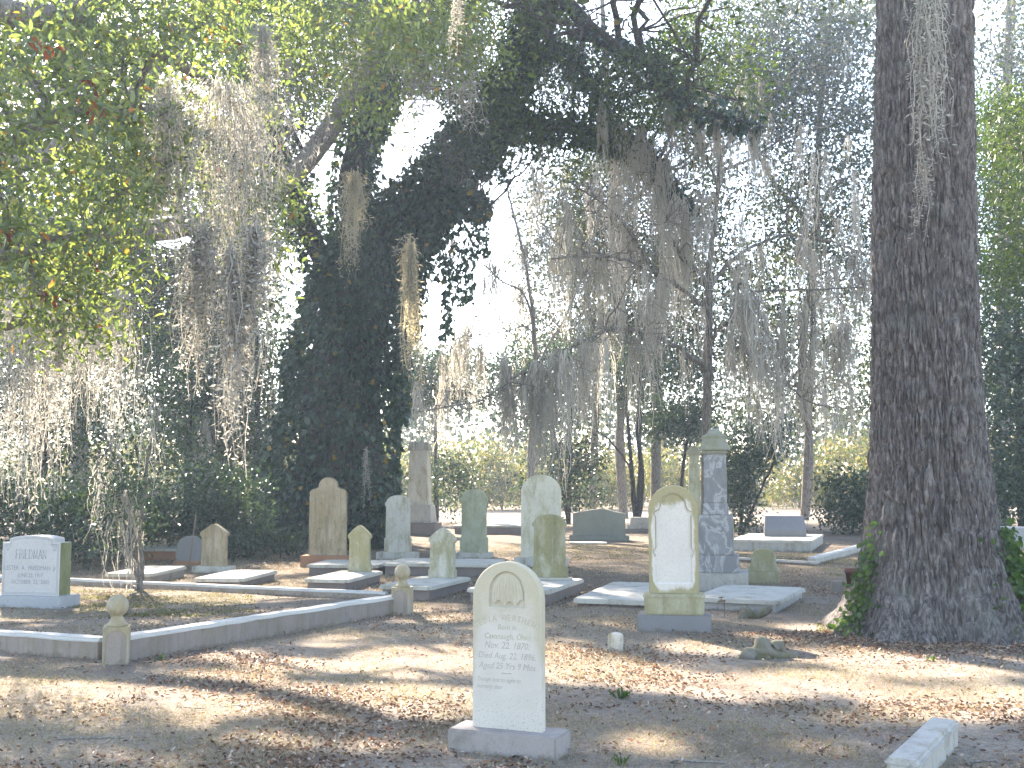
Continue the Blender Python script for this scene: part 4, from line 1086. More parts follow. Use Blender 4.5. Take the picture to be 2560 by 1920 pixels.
# ------------------------------------------------------------------ the ivy-covered oak in the middle
def ivy_oak():
    Y = 27.0
    B = at(850, 1356, Y); B[2] = 0
    T = Tree('ivy_covered_oak', B, 'huge oak smothered in dark ivy, in the middle', 'tree', 'bark_dark', seed=5)
    A = lambda x, y, dy=0: at(x, y, Y + dy)
    trunk = T.limb([B - (0, 0, .2), A(848, 1200), A(862, 950), A(900, 740), A(955, 605)], 1.25, .70, 20, .12, 8)
    limbs = [
        T.limb([A(945, 625), A(1010, 560, -.3), A(1075, 500, -.6), A(1150, 390, -.8), A(1235, 300, -1)], .52, .34, 14, .2),
        T.limb([A(1235, 300, -1), A(1300, 310, -1.5), A(1400, 318, -2), A(1500, 335, -2.4), A(1580, 370, -2.6), A(1650, 430, -2.8), A(1690, 500, -2.9), A(1740, 530, -3)], .22, .012, 12, .2),
        T.limb([A(1225, 310, -1), A(1290, 180, -1), A(1330, 60, -1), A(1375, -120, -1)], .40, .25, 12, .2),
        T.limb([A(1330, -60, -1), A(1420, 10, -2), A(1500, 100, -3), A(1600, 140, -4), A(1700, 250, -5), A(1790, 290, -5.5), A(1900, 310, -6)], .24, .03, 10, .2),
        T.limb([A(1300, 150, -1), A(1400, 120, -2), A(1480, 215, -2.5), A(1530, 340, -2.4)], .17, .08, 8, .2),
        T.limb([A(905, 650), A(880, 480, .5), A(905, 330, .8), A(960, 230, 1), A(990, 60, 1.2), A(1000, -200, 1.5)], .40, .22, 12, .2),
        T.limb([A(870, 760), A(760, 560, .6), A(700, 380, 1), A(640, 180, 1.5), A(560, -100, 2)], .28, .15, 12, .2),
        T.limb([A(1010, 550, -.3), A(1080, 520, -1), A(1150, 505, -1.6), A(1215, 520, -2)], .18, .06, 8, .2),
        T.limb([A(1375, -120, -1), A(1300, -420, -1), A(1240, -800, 0)], .25, .1, 8),
        T.limb([A(990, -100, 1.2), A(800, -420, 0), A(600, -620, -2)], .25, .1, 8),
        T.limb([A(1000, -150, 1.5), A(1050, -500, 2), A(1080, -900, 3)], .25, .1, 8),
    ]
    # the crown: spreads above the picture, casts the dappled shade
    rng = T.rng
    n = 5200
    z = rng.uniform(8.5, 18.5, n)
    gx, gy = rng.uniform(-11, 9.5, n), rng.uniform(2.5, 24, n)
    s = np.array(SUN)
    P = np.stack((gx, gy, np.zeros(n)), -1) + s * (z / s[2])[:, None]
    rr = np.hypot((P[:, 0] - B[0] + 1.5) / 17, (P[:, 1] - Y + 3) / 15)
    P = P[(rr < 1) & (P[:, 1] > 10)]
    x, y, d = proj(P)
    inframe = (y > -40) & (x > -60) & (x < 2620)
    P = P[~inframe]
    main = P[rng.choice(len(P), 110, replace=False)]
    T.reach(main, .09, .03, 6, .3, 7)
    T.reach(P[rng.choice(len(P), 700, replace=False)], .03, .008, 4, .3, 5)
    L = scatter(P, 30, .40, rng, .7)
    L = sunny(L, rng)
    x, y, d = proj(L)
    L = L[~((y > -10) & (x > -20) & (x < 2580))]
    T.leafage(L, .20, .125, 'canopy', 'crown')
    # leafy sprays of the crown inside the picture
    C = np.concatenate((region(rng, 980, 1400, -40, 230, 24, 28, 90), region(rng, 660, 1000, -40, 330, 25, 29, 100), region(rng, 1330, 1720, -40, 200, 21, 27, 60), region(rng, 1250, 1720, 200, 420, 23, 26, 60), region(rng, 1500, 1900, 60, 330, 20, 25, 60), region(rng, 560, 800, 300, 620, 26, 30, 60), region(rng, 1000, 1290, 200, 420, 24, 27, 50)))
    C = thin_sky(C, rng, .0)
    T.reach(C, .03, .006, 4, .3, 5)
    T.leafage(sunny(thin_sky(scatter(C, 90, .42, rng), rng, .05), rng), .105, .06, 'canopy', 'leafy_sprays')
    T.reach(region(rng, 1420, 1720, -30, 130, 22, 26, 26), .03, .006, 4, .3, 6)
    T.done()
    # ivy: leaves over trunk and limbs
    P, D = [], []
    def coat(pts, r0, r1, n, spread):
        u = rng.uniform(0, len(pts) - 1.001, n); j = u.astype(int); f = (u - j)[:, None]
        c = pts[j] * (1 - f) + pts[j + 1] * f
        t = unit(pts[j + 1] - pts[j])
        o = rng.normal(size=(n, 3)); o -= t * (o * t).sum(1, keepdims=True); o = unit(o)
        rad = (r0 + (r1 - r0) * u / (len(pts) - 1))[:, None]
        lump = .72 + .75 * fbm(c * 1.1 + o * 1.3, 31, 3)[:, None]
        P.append(c + o * (rad * lump + np.abs(rng.normal(size=(n, 1))) * spread)); D.append(o * .7 + np.array((0, 0, -.8)))
    coat(trunk, 1.55, .8, 23000, .15)
    coat(limbs[0], .66, .40, 6000, .15); coat(limbs[1], .28, .0, 2600, .11); coat(limbs[2], .42, .25, 2600, .12); coat(limbs[3], .22, .02, 900, .16)
    coat(limbs[5], .48, .26, 3600, .10); coat(limbs[6], .34, .18, 2200, .10); coat(limbs[7], .32, .14, 1500, .1); coat(limbs[4], .2, .1, 700, .06)
    # ivy runners hanging from the limbs
    hang = []
    for px, y0, y1, w in ((1095, 540, 700, 34), (1160, 560, 760, 26), (1040, 600, 760, 30), (1200, 520, 640, 22), (1120, 640, 850, 14), (1010, 700, 980, 18), (1250, 330, 450, 30), (1350, 330, 400, 24)):
        k = int((y1 - y0) * w / 22)
        hang.append(region(rng, px - w, px + w, y0, y1, Y - 1.4, Y - .6, k))
    H = np.concatenate(hang); P.append(H); D.append(np.tile((0, -.2, -1.0), (len(H), 1)))
    # skirt of ivy at the foot
    H = region(rng, 640, 1060, 1210, 1350, 25.2, 27.5, 5200); w_ = np.abs(proj(H)[0] - 850) < 120 + 110 * rng.uniform(size=len(H)) ** 2
    H = H[w_ & (H[:, 2] > .02)]; P.append(H); D.append(np.tile((0, -.6, -.4), (len(H), 1)))
    P, D = np.concatenate(P), np.concatenate(D)
    x_, y_, _d = proj(P); ok = ~((x_ > 996) & (y_ > 1060)); P, D = P[ok], D[ok]
    mb = MB(); big = rng.uniform(size=len(P)) < .25
    leaves(mb, (P - T.loc)[~big], rng, .12, .11, dirs=D[~big]); leaves(mb, (P - T.loc)[big], rng, .19, .17, dirs=D[big])
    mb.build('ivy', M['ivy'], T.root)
    pts = []
    for l_, k in ((limbs[1], 16), (limbs[3], 20), (limbs[4], 8), (limbs[0], 8)):
        pts.append(l_[rng.integers(3, len(l_), k)])
    pts = np.concatenate(pts); moss_on(T, pts - (0, 0, .1), rng.uniform(.7, 2.0, len(pts)), LIGHT)
ivy_oak()

# ------------------------------------------------------------------ grey oak reaching in from the left
def reaching_oak():
    Y = 17.0
    A = lambda x, y, dy=0: at(x, y, Y + dy)
    B = at(-330, 1456, Y); B[2] = 0
    T = Tree('grey_oak', B, 'grey-barked oak limbs reaching in from the left behind the moss', 'tree', 'bark_grey', seed=9)
    T.limb([B - (0, 0, .2), A(-320, 1100), A(-290, 800), A(-240, 560), A(-150, 200), A(-60, -200)], .42, .2, 14, .15, 7)
    T.limb([A(-270, 700), A(-60, 610), A(250, 590, 4), A(500, 560, 6), A(640, 510, 7.4), A(760, 410, 8), A(850, 280, 8), A(930, 120, 8), A(990, -120, 8)], .2, .26, 12, .18)
    T.limb([A(-200, 480), A(60, 400, .5), A(280, 300, 1), A(400, 150, 1.2), A(524, 0, 1.4), A(620, -200, 2)], .2, .12, 10, .18)
    T.limb([A(250, 590, 4), A(330, 420, 2), A(450, 395, .5), A(560, 430, .5)], .06, .02, 8, .15)
    rng = T.rng
    C = np.concatenate((region(rng, 380, 1000, -60, 240, 16, 20, 150), region(rng, 300, 760, 200, 600, 17, 20, 90), region(rng, -40, 420, -40, 420, 16, 20, 110), region(rng, -60, 360, 560, 860, 17, 20, 80)))
    C = thin_sky(C, rng, 0)
    T.reach(C, .03, .006, 4, .3, 5)
    T.leafage(sunny(thin_sky(scatter(C, 110, .36, rng), rng, .03), rng), .085, .04, 'oak_leaf')
    T.done()
    pts = C[rng.choice(len(C), 70, replace=False)]
    moss_on(T, pts, rng.uniform(.6, 1.7, len(pts)), LIGHT)
reaching_oak()

# ------------------------------------------------------------------ near leafy boughs at the upper left
def near_tree():
    B = np.array((-6.2, 7.4, 0.0))
    T = Tree('bay_oak_tree', B, 'bright green leafy boughs hanging into the upper left corner', 'tree', 'bark_grey', seed=21)
    rng = T.rng
    top = B + (.3, .2, 5.5)
    T.limb([B - (0, 0, .2), B + (.1, 0, 2.5), top, top + (.4, .6, 2.5)], .26, .16, 14, .15)
    T.limb([B + (.15, .1, 3.6), at(-100, 420, 7.6), at(110, 300, 7.8), at(330, 260, 8.2)], .11, .03, 8, .1)
    T.limb([B + (.2, .1, 3.2), at(-60, 640, 7.2), at(100, 600, 7.4), at(270, 590, 7.8)], .08, .02, 8, .1)
    T.limb([top, at(60, 40, 8.0), at(330, -40, 8.6), at(640, -60, 9.4), at(900, -40, 10.2), at(1150, -30, 11)], .13, .03, 8, .1)
    T.limb([top, at(250, 90, 8.8), at(480, 180, 9.2), at(640, 330, 9.6), at(660, 480, 9.6)], .09, .02, 8, .1)
    T.limb([B + (.1, .1, 2.6), at(-80, 820, 8.2), at(90, 800, 8.5), at(250, 830, 8.8)], .06, .015, 8, .1)
    C = np.concatenate((region(rng, -60, 340, 100, 700, 6.6, 8.6, 105), region(rng, -60, 300, 560, 830, 6.8, 8.4, 34), region(rng, 330, 720, 120, 480, 9.4, 10.4, 30), region(rng, 0, 560, -60, 160, 7.4, 9, 70), region(rng, 560, 1180, -60, 120, 8.8, 11.5, 80), region(rng, 1040, 1250, -40, 180, 10.5, 12, 26),
                        region(rng, 300, 440, 200, 480, 7.6, 9, 24), region(rng, 590, 720, 480, 720, 8.0, 8.8, 8), region(rng, 850, 990, 150, 300, 10, 11.5, 12)))
    T.reach(C[rng.choice(len(C), 110, replace=False)], .018, .005, 5, .25, 6)
    T.reach(C, .008, .003, 4, .25, 4)
    P = scatter(C, 46, .14, rng, 1.0)
    T.leafage(P, .074, .029, 'oak_leaf', hexa=True, droop=.45)
    D = C[rng.choice(len(C), 16, replace=False)]
    T.leafage(scatter(D, 7, .04, rng), .085, .03, 'dry', 'dead_leaves', hexa=True, droop=1.2)
    T.done('branches')
near_tree()
# big moss beards in front
for a in ((560, 200, 800, 7.8, 330, 5, 'broad grey moss curtain in the upper left, the biggest of all', False), (610, 300, 900, 9.0, 150, 4, 'ragged grey moss mass right of the biggest moss curtain', False),
          (508, 560, 1010, 7.4, 95, 0, 'thick tapering moss beard hanging left of centre, full and blunt at its end', False), (640, 560, 1060, 7.3, 66, 1, 'long thin moss tail curving down toward the ivy oak, right one of a pair', False),
          (578, 620, 1190, 7.2, 62, 1, 'longest thin moss tail ending in a forked tip, left one of a pair', False), (655, 60, 350, 8.0, 70, 0, 'bright sunlit moss tuft near the top, above the broad curtain', False),
          (152, 760, 1080, 7.9, 34, 1, 'slim sunlit moss strand at the left, before the grey mass', False), (70, 700, 1290, 10.5, 260, 5, 'wide hazy moss mass at the left edge', False), (260, 680, 1080, 11.0, 220, 5, 'wide hazy moss mass between the left edge and the thick beard', False),
          (885, 430, 700, 20.0, 62, 4, 'golden moss fringe in front of the ivy oak trunk', True), (1022, 600, 990, 21.0, 40, 1, 'golden moss beard hanging beside the ivy oak trunk on its right', True), (1150, 60, 340, 12.0, 120, 4, 'brown moss tuft at the top centre', False),
          (1045, 120, 330, 12.3, 80, 0, 'brown moss tuft at the top, left of the centre one', False), (1143, -40, 150, 5.0, 20, 3, 'single curly white moss strand at the top centre, nearest the camera', False), (420, 200, 640, 7.9, 150, 5, 'grey moss veil left of the broad curtain', False),
          (915, 1120, 1300, 24.2, 14, 3, 'single moss thread hanging low in front of the ivy', False)):
    moss_thing(*a[:7], gold=a[7])

# ------------------------------------------------------------------ bare moss-hung tree right of the middle
def bare_tree():
    Y = 24.0
    A = lambda x, y, dy=0: at(x, y, Y + dy)
    B = at(1764, 1382, Y); B[2] = 0
    T = Tree('bare_mossy_tree', B, 'leafless slender tree hung with grey moss, behind the veined monument', 'tree', 'bark_grey', seed=31)
    rng = T.rng
    T.limb([B - (0, 0, .1), A(1766, 1100), A(1770, 900), A(1773, 765), A(1770, 700)], .12, .075, 10, .12)
    Ls = [
        ([A(1770, 700), A(1782, 600), A(1795, 470, -.3), A(1795, 330, -.5), A(1752, 200, -.6), A(1725, 90, -.8)], .07, .02),
        ([A(1768, 705), A(1740, 670, -.5), A(1704, 643, -1), A(1670, 560, -1.2), A(1660, 480, -1.4)], .05, .02),
        ([A(1772, 720), A(1815, 665, .5), A(1873, 622, 1), A(1960, 590, 1.4), A(2060, 600, 1.6), A(2180, 640, 2)], .06, .02),
        ([A(1770, 775), A(1747, 755, -.4), A(1671, 701, -1), A(1577, 654, -1.5), A(1497, 640, -2), A(1378, 647, -2.4)], .055, .02),
        ([A(1766, 930), A(1740, 900, -.4), A(1657, 850, -1), A(1610, 831, -1.4), A(1523, 824, -1.8), A(1468, 850, -2.2), A(1407, 878, -2.6), A(1300, 930, -3), A(1200, 1000, -3.2), A(1040, 1030, -3.4)], .06, .012),
        ([A(1771, 850), A(1810, 810, -.8), A(1827, 799, -1.2), A(1850, 712, -1.6), A(1880, 725, -2), A(2000, 725, -2.2), A(2160, 719, -2.4)], .045, .015),
        ([A(1815, 805, -1), A(1822, 850, -1.3), A(1870, 890, -1.6), A(1960, 960, -1.8), A(2050, 1015, -2), A(2180, 1020, -2.2)], .03, .01),
        ([A(1800, 430, -.3), A(1870, 400, 0), A(1963, 347, .4), A(2080, 310, .8)], .04, .012),
        ([A(1795, 460, -.3), A(1730, 330, -.8), A(1640, 200, -1.2), A(1590, 110, -1.4)], .035, .012),
        ([A(1800, 380, -.4), A(1900, 270, -1), A(1990, 170, -1.4)], .035, .012),
        ([A(1640, 690, -1), A(1560, 560, -1.2), A(1450, 470, -1.4), A(1340, 420, -1.6)], .03, .01),
        ([A(1610, 640, -1.4), A(1620, 720, -1.4), A(1660, 560, -1.6)], .02, .01),
    ]
    LP = [T.limb(p, a, b, 8, .12, 6, .012) for p, a, b in Ls]
    tw = np.concatenate([region(rng, *q, n) for q, n in (((1380, 1760, 420, 700, 20.5, 24), 110), ((1780, 2180, 160, 640, 22, 25.5), 130), ((1400, 1760, 700, 960, 20.5, 24), 90), ((1800, 2180, 640, 1010, 21, 24.5), 110), ((1560, 1900, 60, 420, 22, 24.5), 80), ((1040, 1420, 900, 1040, 20.4, 22), 40))])
    T.reach(tw[:180], .018, .005, 4, .3, 6); T.reach(tw[180:], .01, .003, 3, .35, 5)
    T.done()
    # moss beards along the limbs
    S = T.S; x, y, d = proj(S[:, :3])
    def pick(a, b, c, e, n):
        j = np.where((x > a) & (x < b) & (y > c) & (y < e))[0]
        return S[rng.choice(j, min(n, len(j)), replace=False), :3] if len(j) else np.zeros((0, 3))
    pts = np.concatenate((pick(1200, 1480, 780, 980, 26), pick(1480, 1760, 560, 880, 26), pick(1820, 2180, 560, 760, 30), pick(1820, 2180, 800, 1030, 26), pick(1560, 1900, 150, 560, 34), pick(1900, 2180, 280, 560, 14), pick(1340, 1560, 400, 660, 16), pick(1040, 1300, 900, 1040, 10)))
    moss_on(T, pts, rng.uniform(.6, 2.1, len(pts)), LIGHT)
    tops = np.concatenate((region(rng, 1240, 1440, 860, 930, 20.6, 21.4, 14), region(rng, 1680, 1780, 470, 700, 22.4, 23.6, 12), region(rng, 1590, 1680, 640, 760, 22, 23, 8), region(rng, 1850, 2130, 720, 860, 21.5, 22.6, 22), region(rng, 1500, 1680, 240, 420, 22, 23.5, 12)))
    T2 = T; moss_on(T2, tops, rng.uniform(1.2, 2.6, len(tops)), LIGHT, name='long_moss')
bare_tree()

# ------------------------------------------------------------------ smaller trees
def small_tree(name, label, px, py, Y, bark, stems, crowns, leaf, L, W, per, sig, seed, group=None, r=.06, moss=0, cat='tree', hexa=False, gaps=True, sun_=False):
    B = at(px, py, Y); B[2] = 0
    T = Tree(name, B, label, cat, bark, group, seed)
    for pts, r0, r1 in stems: T.limb([B - (0, 0, .1)] + [at(x, y, Y + dy) for x, y, dy in pts], r0, r1, 8, .12, 6, .01)
    C = np.concatenate([region(T.rng, a, b, c, d, Y + y0, Y + y1, n) for a, b, c, d, y0, y1, n in crowns])
    if gaps: C = thin_sky(C, T.rng, 0)
    C = C[C[:, 2] > .25]
    k = max(6, len(C) // 4)
    T.reach(C[:k], r * .5, .006, 4, .3, 6); T.reach(C[k:], r * .2, .004, 3, .3, 4)
    P = scatter(C, per, sig, T.rng)
    if gaps: P = thin_sky(P, T.rng, .06)
    P = P[P[:, 2] > .04]
    if sun_: P = sunny(P, T.rng)
    T.leafage(P, L, W, leaf, hexa=hexa)
    T.done()
    if moss:
        pts = C[T.rng.choice(len(C), min(moss, len(C)), replace=False)]
        moss_on(T, pts, T.rng.uniform(.6, 2.0, len(pts)), LIGHT)
    return T
small_tree('twin_stemmed_tree', 'small twin-stemmed dark tree standing at the stone pedestal', 1592, 1310, 36, 'bark_dark', [([(1580, 1200, 0), (1572, 1080, 0), (1560, 980, 0), (1520, 860, 0)], .10, .03), ([(1604, 1200, 0), (1596, 1080, 0), (1600, 960, 0), (1612, 850, 0), (1608, 740, 0)], .11, .03), ([(1578, 1180, 0), (1530, 1110, 0), (1500, 1080, 0)], .05, .02), ([(1600, 1010, 0), (1570, 960, 0), (1562, 900, 0)], .05, .02)],
           [(1540, 1640, 880, 1000, -1, 1, 26), (1560, 1760, 840, 940, -1, 1.5, 26), (1380, 1520, 860, 1000, 0, 2, 20)], 'bush', .14, .07, 70, .30, 41)
small_tree('evergreen_tree', 'dark evergreen bough tree reaching in left of the veined monument', 1700, 1300, 38, 'bark_dark', [([(1705, 1200, 0), (1720, 1080, 0)], .09, .05)], [(1600, 1770, 1030, 1100, -1.5, 1.5, 34), (1680, 1790, 900, 1040, -1, 2, 22)], 'bush', .16, .08, 90, .32, 42)
small_tree('evergreen_tree', 'bushy dark evergreen behind the tall broad arched headstone', 1420, 1300, 40, 'bark_dark', [([(1425, 1150, 0), (1430, 1020, 0)], .10, .04), ([(1400, 1160, 0), (1380, 1050, 0)], .07, .03)], [(1300, 1490, 1000, 1260, -2, 2, 46), (1260, 1470, 860, 1060, -2, 2, 30)], 'bush', .16, .09, 90, .36, 43, moss=6)
small_tree('evergreen_tree', 'round dark evergreen crown right behind the pale column', 1090, 1300, 42, 'bark_dark', [([(1090, 1150, 0), (1090, 980, 0)], .12, .05)], [(1000, 1180, 880, 1010, -2, 2, 60), (1050, 1200, 1150, 1290, -2, 1, 18), (1200, 1320, 900, 1010, -1, 3, 22)], 'bush', .17, .09, 100, .38, 44, gaps=False)
small_tree('evergreen_shrub', 'glossy dark shrub beside the brown gabled headstone', 560, 1392, 23, 'bark_dark', [([(560, 1300, 0), (550, 1220, 0)], .05, .02), ([(580, 1310, 0), (600, 1240, 0)], .04, .02)], [(465, 660, 1180, 1370, -1.2, 1.2, 84)], 'bush', .10, .055, 90, .22, 45, cat='shrub', hexa=True)
for i, (a, b, c, d, Y, lb) in enumerate(((-60, 140, 1215, 1380, 22, 'dark leafy shrub at the left edge behind the granite monument'), (100, 330, 1225, 1385, 21, 'dark leafy shrub right above the granite monument'), (290, 470, 1250, 1330, 24, 'loose grey-green shrub left of the glossy one'))):
    small_tree('evergreen_shrub', lb, (a + b) / 2, d + 8, Y, 'bark_dark', [([((a + b) / 2, (c + d) / 2, 0)], .05, .02)], [(a, b, c, d, -1.3, 1.3, 62)], 'bush', .11, .05, 80, .26, 50 + i, cat='shrub')
small_tree('ground_cover_plant', 'low glinting leafy plant at the foot of the ivy oak, left side', 700, 1392, 22.5, 'bark_dark', [([(700, 1370, 0)], .02, .01)], [(640, 770, 1345, 1388, -.8, .8, 30)], 'bush', .10, .055, 45, .16, 55, cat='plant', hexa=True)
small_tree('evergreen_shrub', 'dark conical shrub right of the veined monument', 1850, 1345, 32, 'bark_dark', [([(1856, 1250, 0), (1862, 1150, 0)], .07, .03), ([(1900, 1230, 0), (1935, 1150, 0), (1920, 1090, 0)], .05, .02)], [(1800, 1890, 1080, 1320, -1, 1, 46), (1880, 1990, 1050, 1150, -1, 1.5, 18)], 'bush', .13, .07, 80, .28, 56, cat='shrub')
small_tree('evergreen_shrub', 'dull bronze shrub against the left side of the big oak', 2130, 1340, 33, 'bark_dark', [([(2135, 1260, 0)], .06, .02)], [(2060, 2200, 1190, 1320, -1, 1, 46)], 'bush', .13, .07, 80, .26, 57, cat='shrub')
small_tree('evergreen_tree', 'dark evergreen filling the right edge behind the big oak', 2560, 1300, 30, 'bark_dark', [([(2550, 1000, 0), (2540, 600, 0)], .16, .08)], [(2440, 2700, 300, 1250, -2, 2, 290), (2460, 2700, 1200, 1330, -2, 0, 30)], 'bush', .16, .08, 90, .45, 58)
small_tree('cedar_tree', 'feathery light green cedar at the upper right edge', 2620, 1480, 19, 'bark_grey', [([(2620, 1000, 0), (2600, 500, 0), (2590, 100, 0)], .14, .05)], [(2470, 2680, 240, 720, -2, 1.5, 90)], 'canopy', .16, .03, 90, .26, 59)
small_tree('ground_cover_plant', 'ivy patch on the ground right of the big oak', 2540, 1590, 12.6, 'bark_dark', [([(2540, 1560, 0)], .01, .005)], [(2490, 2640, 1420, 1600, -.6, .8, 40)], 'weed', .06, .05, 40, .12, 60, cat='plant', hexa=True)
# sapling in the plot
small_tree('sapling', 'thin two-stemmed sapling veiled in grey moss inside the mossy plot', 352, 1474, 16.0, 'bark_grey', [([(338, 1430, 0), (318, 1380, 0), (322, 1290, 0), (300, 1180, .2), (250, 1060, .4), (230, 950, .5)], .045, .012), ([(356, 1420, 0), (350, 1350, 0), (360, 1260, 0), (370, 1150, 0), (400, 1020, -.2), (390, 900, -.2)], .04, .012), ([(330, 1300, 0), (280, 1230, -.3), (230, 1190, -.5)], .02, .008)],
           [(180, 460, 880, 1240, -1.2, 1.2, 70), (240, 380, 1220, 1330, -.6, .6, 16)], 'bush', .085, .035, 40, .2, 61, moss=9)
# understory behind the left shrubs
for i, (px, Y, crowns, lb) in enumerate(((110, 27, [(-80, 260, 840, 1180, -2, 2, 70)], 'hazy understory tree with a straight dark stem at the far left'), (470, 30, [(330, 640, 850, 1190, -2, 2, 70)], 'hazy understory tree with a thin straight stem left of the ivy oak'), (640, 33, [(460, 690, 760, 1180, -2, 3, 90)], 'dense dark understory tree just left of the ivy oak'))):
    small_tree('understory_tree', lb, px, 1330, Y, 'bark_dark', [([(px, 1150, 0), (px + 5, 950, 0), (px, 800, 0)], .13, .05)], crowns, 'bush', .14, .075, 75, .4, 65 + i, moss=14)
# oaks closing the view behind, crowns against the sky
BO = 'oaks standing behind the graves'
for i, (px, Y, stems, crowns, lb) in enumerate((
    (1560, 46, [([(1548, 1100, 0), (1568, 900, 0), (1540, 600, 0), (1525, 300, 0), (1500, -60, 0)], .20, .10), ([(1545, 640, 0), (1650, 420, 0), (1760, 250, 0)], .16, .06)], [(1680, 2000, 0, 330, -4, 3, 150), (1420, 1700, 130, 420, -4, 3, 60), (1460, 1700, 760, 940, -2, 2, 50), (1420, 1720, 560, 780, -2, 2, 30)], 'far oak whose trunk rises between the twin-stemmed tree and the bare tree'),
    (2010, 44, [([(2024, 1120, 0), (2004, 900, 0), (2038, 600, 0), (2050, 300, 0), (2085, -60, 0)], .20, .10), ([(2030, 640, 0), (1930, 450, 0), (1850, 300, 0)], .16, .06)], [(1830, 2220, -30, 300, -4, 3, 210), (1880, 2220, 280, 640, -4, 3, 170), (1830, 2220, 640, 1040, -2, 3, 130)], 'far oak with speckled crown left of the big oak trunk'),
    (2500, 40, [([(2510, 700, 0), (2515, 300, 0), (2530, -60, 0)], .3, .16)], [(2470, 2620, -40, 420, -4, 3, 60)], 'far oak right of the big oak trunk'),
    (200, 40, [([(200, 900, 0), (230, 500, 0), (260, 100, 0)], .35, .16), ([(215, 700, 0), (420, 430, 0), (520, 300, 0)], .18, .06)], [(-80, 420, 500, 900, -4, 4, 130), (380, 700, 560, 900, -2, 4, 90), (-80, 400, 60, 520, -2, 4, 90)], 'far oak behind the moss at the left'),
    (560, 34, [([(560, 900, 0), (540, 600, 0), (500, 300, 0)], .3, .14)], [(-100, 420, 380, 860, -3, 3, 190), (340, 650, 330, 900, -3, 3, 170), (460, 680, 880, 1180, -2, 2, 50)], 'dense dark oak filling the space left of the ivy oak'),
    (1480, 48, [([(1490, 900, 0), (1470, 760, 0), (1480, 660, 0)], .2, .08)], [(1290, 1760, 660, 900, -3, 3, 110), (1290, 1480, 440, 680, -2, 2, 60)], 'pale leafy oak crown behind the bare tree, left side'),
    (1640, 42, [([(1640, 900, 0), (1650, 600, 0), (1630, 380, 0)], .22, .08)], [(1400, 1830, 360, 700, -3, 3, 190), (1680, 1900, 640, 880, -2, 2, 40)], 'mossy oak crown behind the bare tree, right of the bright gap'),
    (900, 46, [([(900, 700, 0), (930, 300, 0), (950, 0, 0), (940, -200, 0)], .35, .2)], [(620, 1230, -130, 300, -4, 4, 230), (480, 1200, -330, -100, -2, 8, 330)], 'tall oak crown showing above and behind the ivy oak'),
    (2330, 46, [([(2340, 900, 0), (2320, 500, 0), (2350, 100, 0)], .25, .1)], [(2180, 2760, 150, 1000, -4, 4, 190)], 'far oak mostly hidden behind the big oak trunk'))):
    small_tree('background_oak', lb, px, 1296, Y, 'bark_grey', stems, crowns, 'bush' if i == 4 else 'woods', .21, .11, 54, .55, 70 + i, BO, moss=18 if i != 5 else 30, sun_=True)
# leafless tree whose twigs net the bright gap
T = small_tree('bare_slender_tree', 'leafless slender tree netting the bright sky gap, right of the ivy oak', 1330, 1330, 33, 'bark_pale', [([(1325, 1150, 0), (1340, 950, 0), (1330, 760, 0), (1300, 600, 0), (1270, 480, 0)], .11, .03), ([(1340, 950, 0), (1410, 800, .5), (1470, 650, 1), (1500, 520, 1)], .06, .02), ([(1330, 800, 0), (1250, 700, -.5), (1180, 640, -1)], .05, .015), ([(1335, 860, 0), (1260, 830, -.5), (1180, 840, -1)], .04, .012)],
           [(1160, 1540, 440, 880, -2, 2, 12)], 'woods', .12, .05, 14, .25, 81, gaps=False)
def net(T, n, regs, r):
    S0 = T.S.copy()
    mb0 = T.wood; T.wood = MB()
    tg = np.concatenate([region(T.rng, *q, k) for q, k in regs])
    T.reach(tg[:n], r, .016, 4, .3, 6, sun=False); T.reach(tg[n:], r * .6, .011, 3, .4, 5, sun=False)
    T.wood.build('twigs', M[T.bark], T.root, True)['kind'] = 'stuff'
    pts = tg[T.rng.choice(len(tg), 62, replace=False)]
    moss_on(T, pts, T.rng.uniform(.9, 2.9, len(pts)), LIGHT)
net(T, 60, [((1120, 1560, 380, 900, 31, 35), 190), ((1380, 1700, 380, 640, 31, 35), 60), ((1080, 1300, 820, 960, 31, 34), 30)], .05)
# pines and slim trunks of the far wood
WG = 'slim trunks at the edge of the far wood'
rng = RNG(90)
for i, px in enumerate((1420, 1490, 1520, 1660, 1870, 1950, 2070, 60, 420, 560, 2500)):
    Y = rng.uniform(66, 84); q = rng.uniform(-30, 30)
    top = rng.uniform(420, 760)
    small_tree('slim_tree', 'slim bare trunk standing in the sunlit far thicket', px, 1262, Y, 'bark_pale', [([(px + q * .3, 1000, 0), (px + q, top, 0)], .16, .05)], [(px - 60, px + 60, top - 60, top + 240, -2, 2, 16)], 'woods', .2, .11, 60, .6, 100 + i, WG, moss=3)
# sunlit thicket along the clearing
TG = 'sunlit shrubs of the thicket beyond the clearing'
rng = RNG(91)
for i in range(30):
    px = -40 + i * 92 + rng.uniform(-25, 25); Y = rng.uniform(58, 70)
    h = rng.uniform(110, 200)
    w = rng.uniform(70, 120)
    small_tree('thicket_shrub', 'sunlit straw and yellow-green shrub in the thicket beyond the clearing', px, 1270, Y, 'bark_pale', [([(px + rng.uniform(-25, 25), 1270 - h * .5, 0)], .05, .02), ([(px + rng.uniform(-40, 40), 1270 - h * .7, 0)], .05, .02)], [(px - w, px + w, 1270 - h * .75, 1268, -2, 2, 42), (px - w * .6, px + w * .6, 1270 - h, 1240, -2, 2, 20)], 'thicket', .28, .085, 50, .42, 130 + i, TG, cat='shrub', gaps=False)
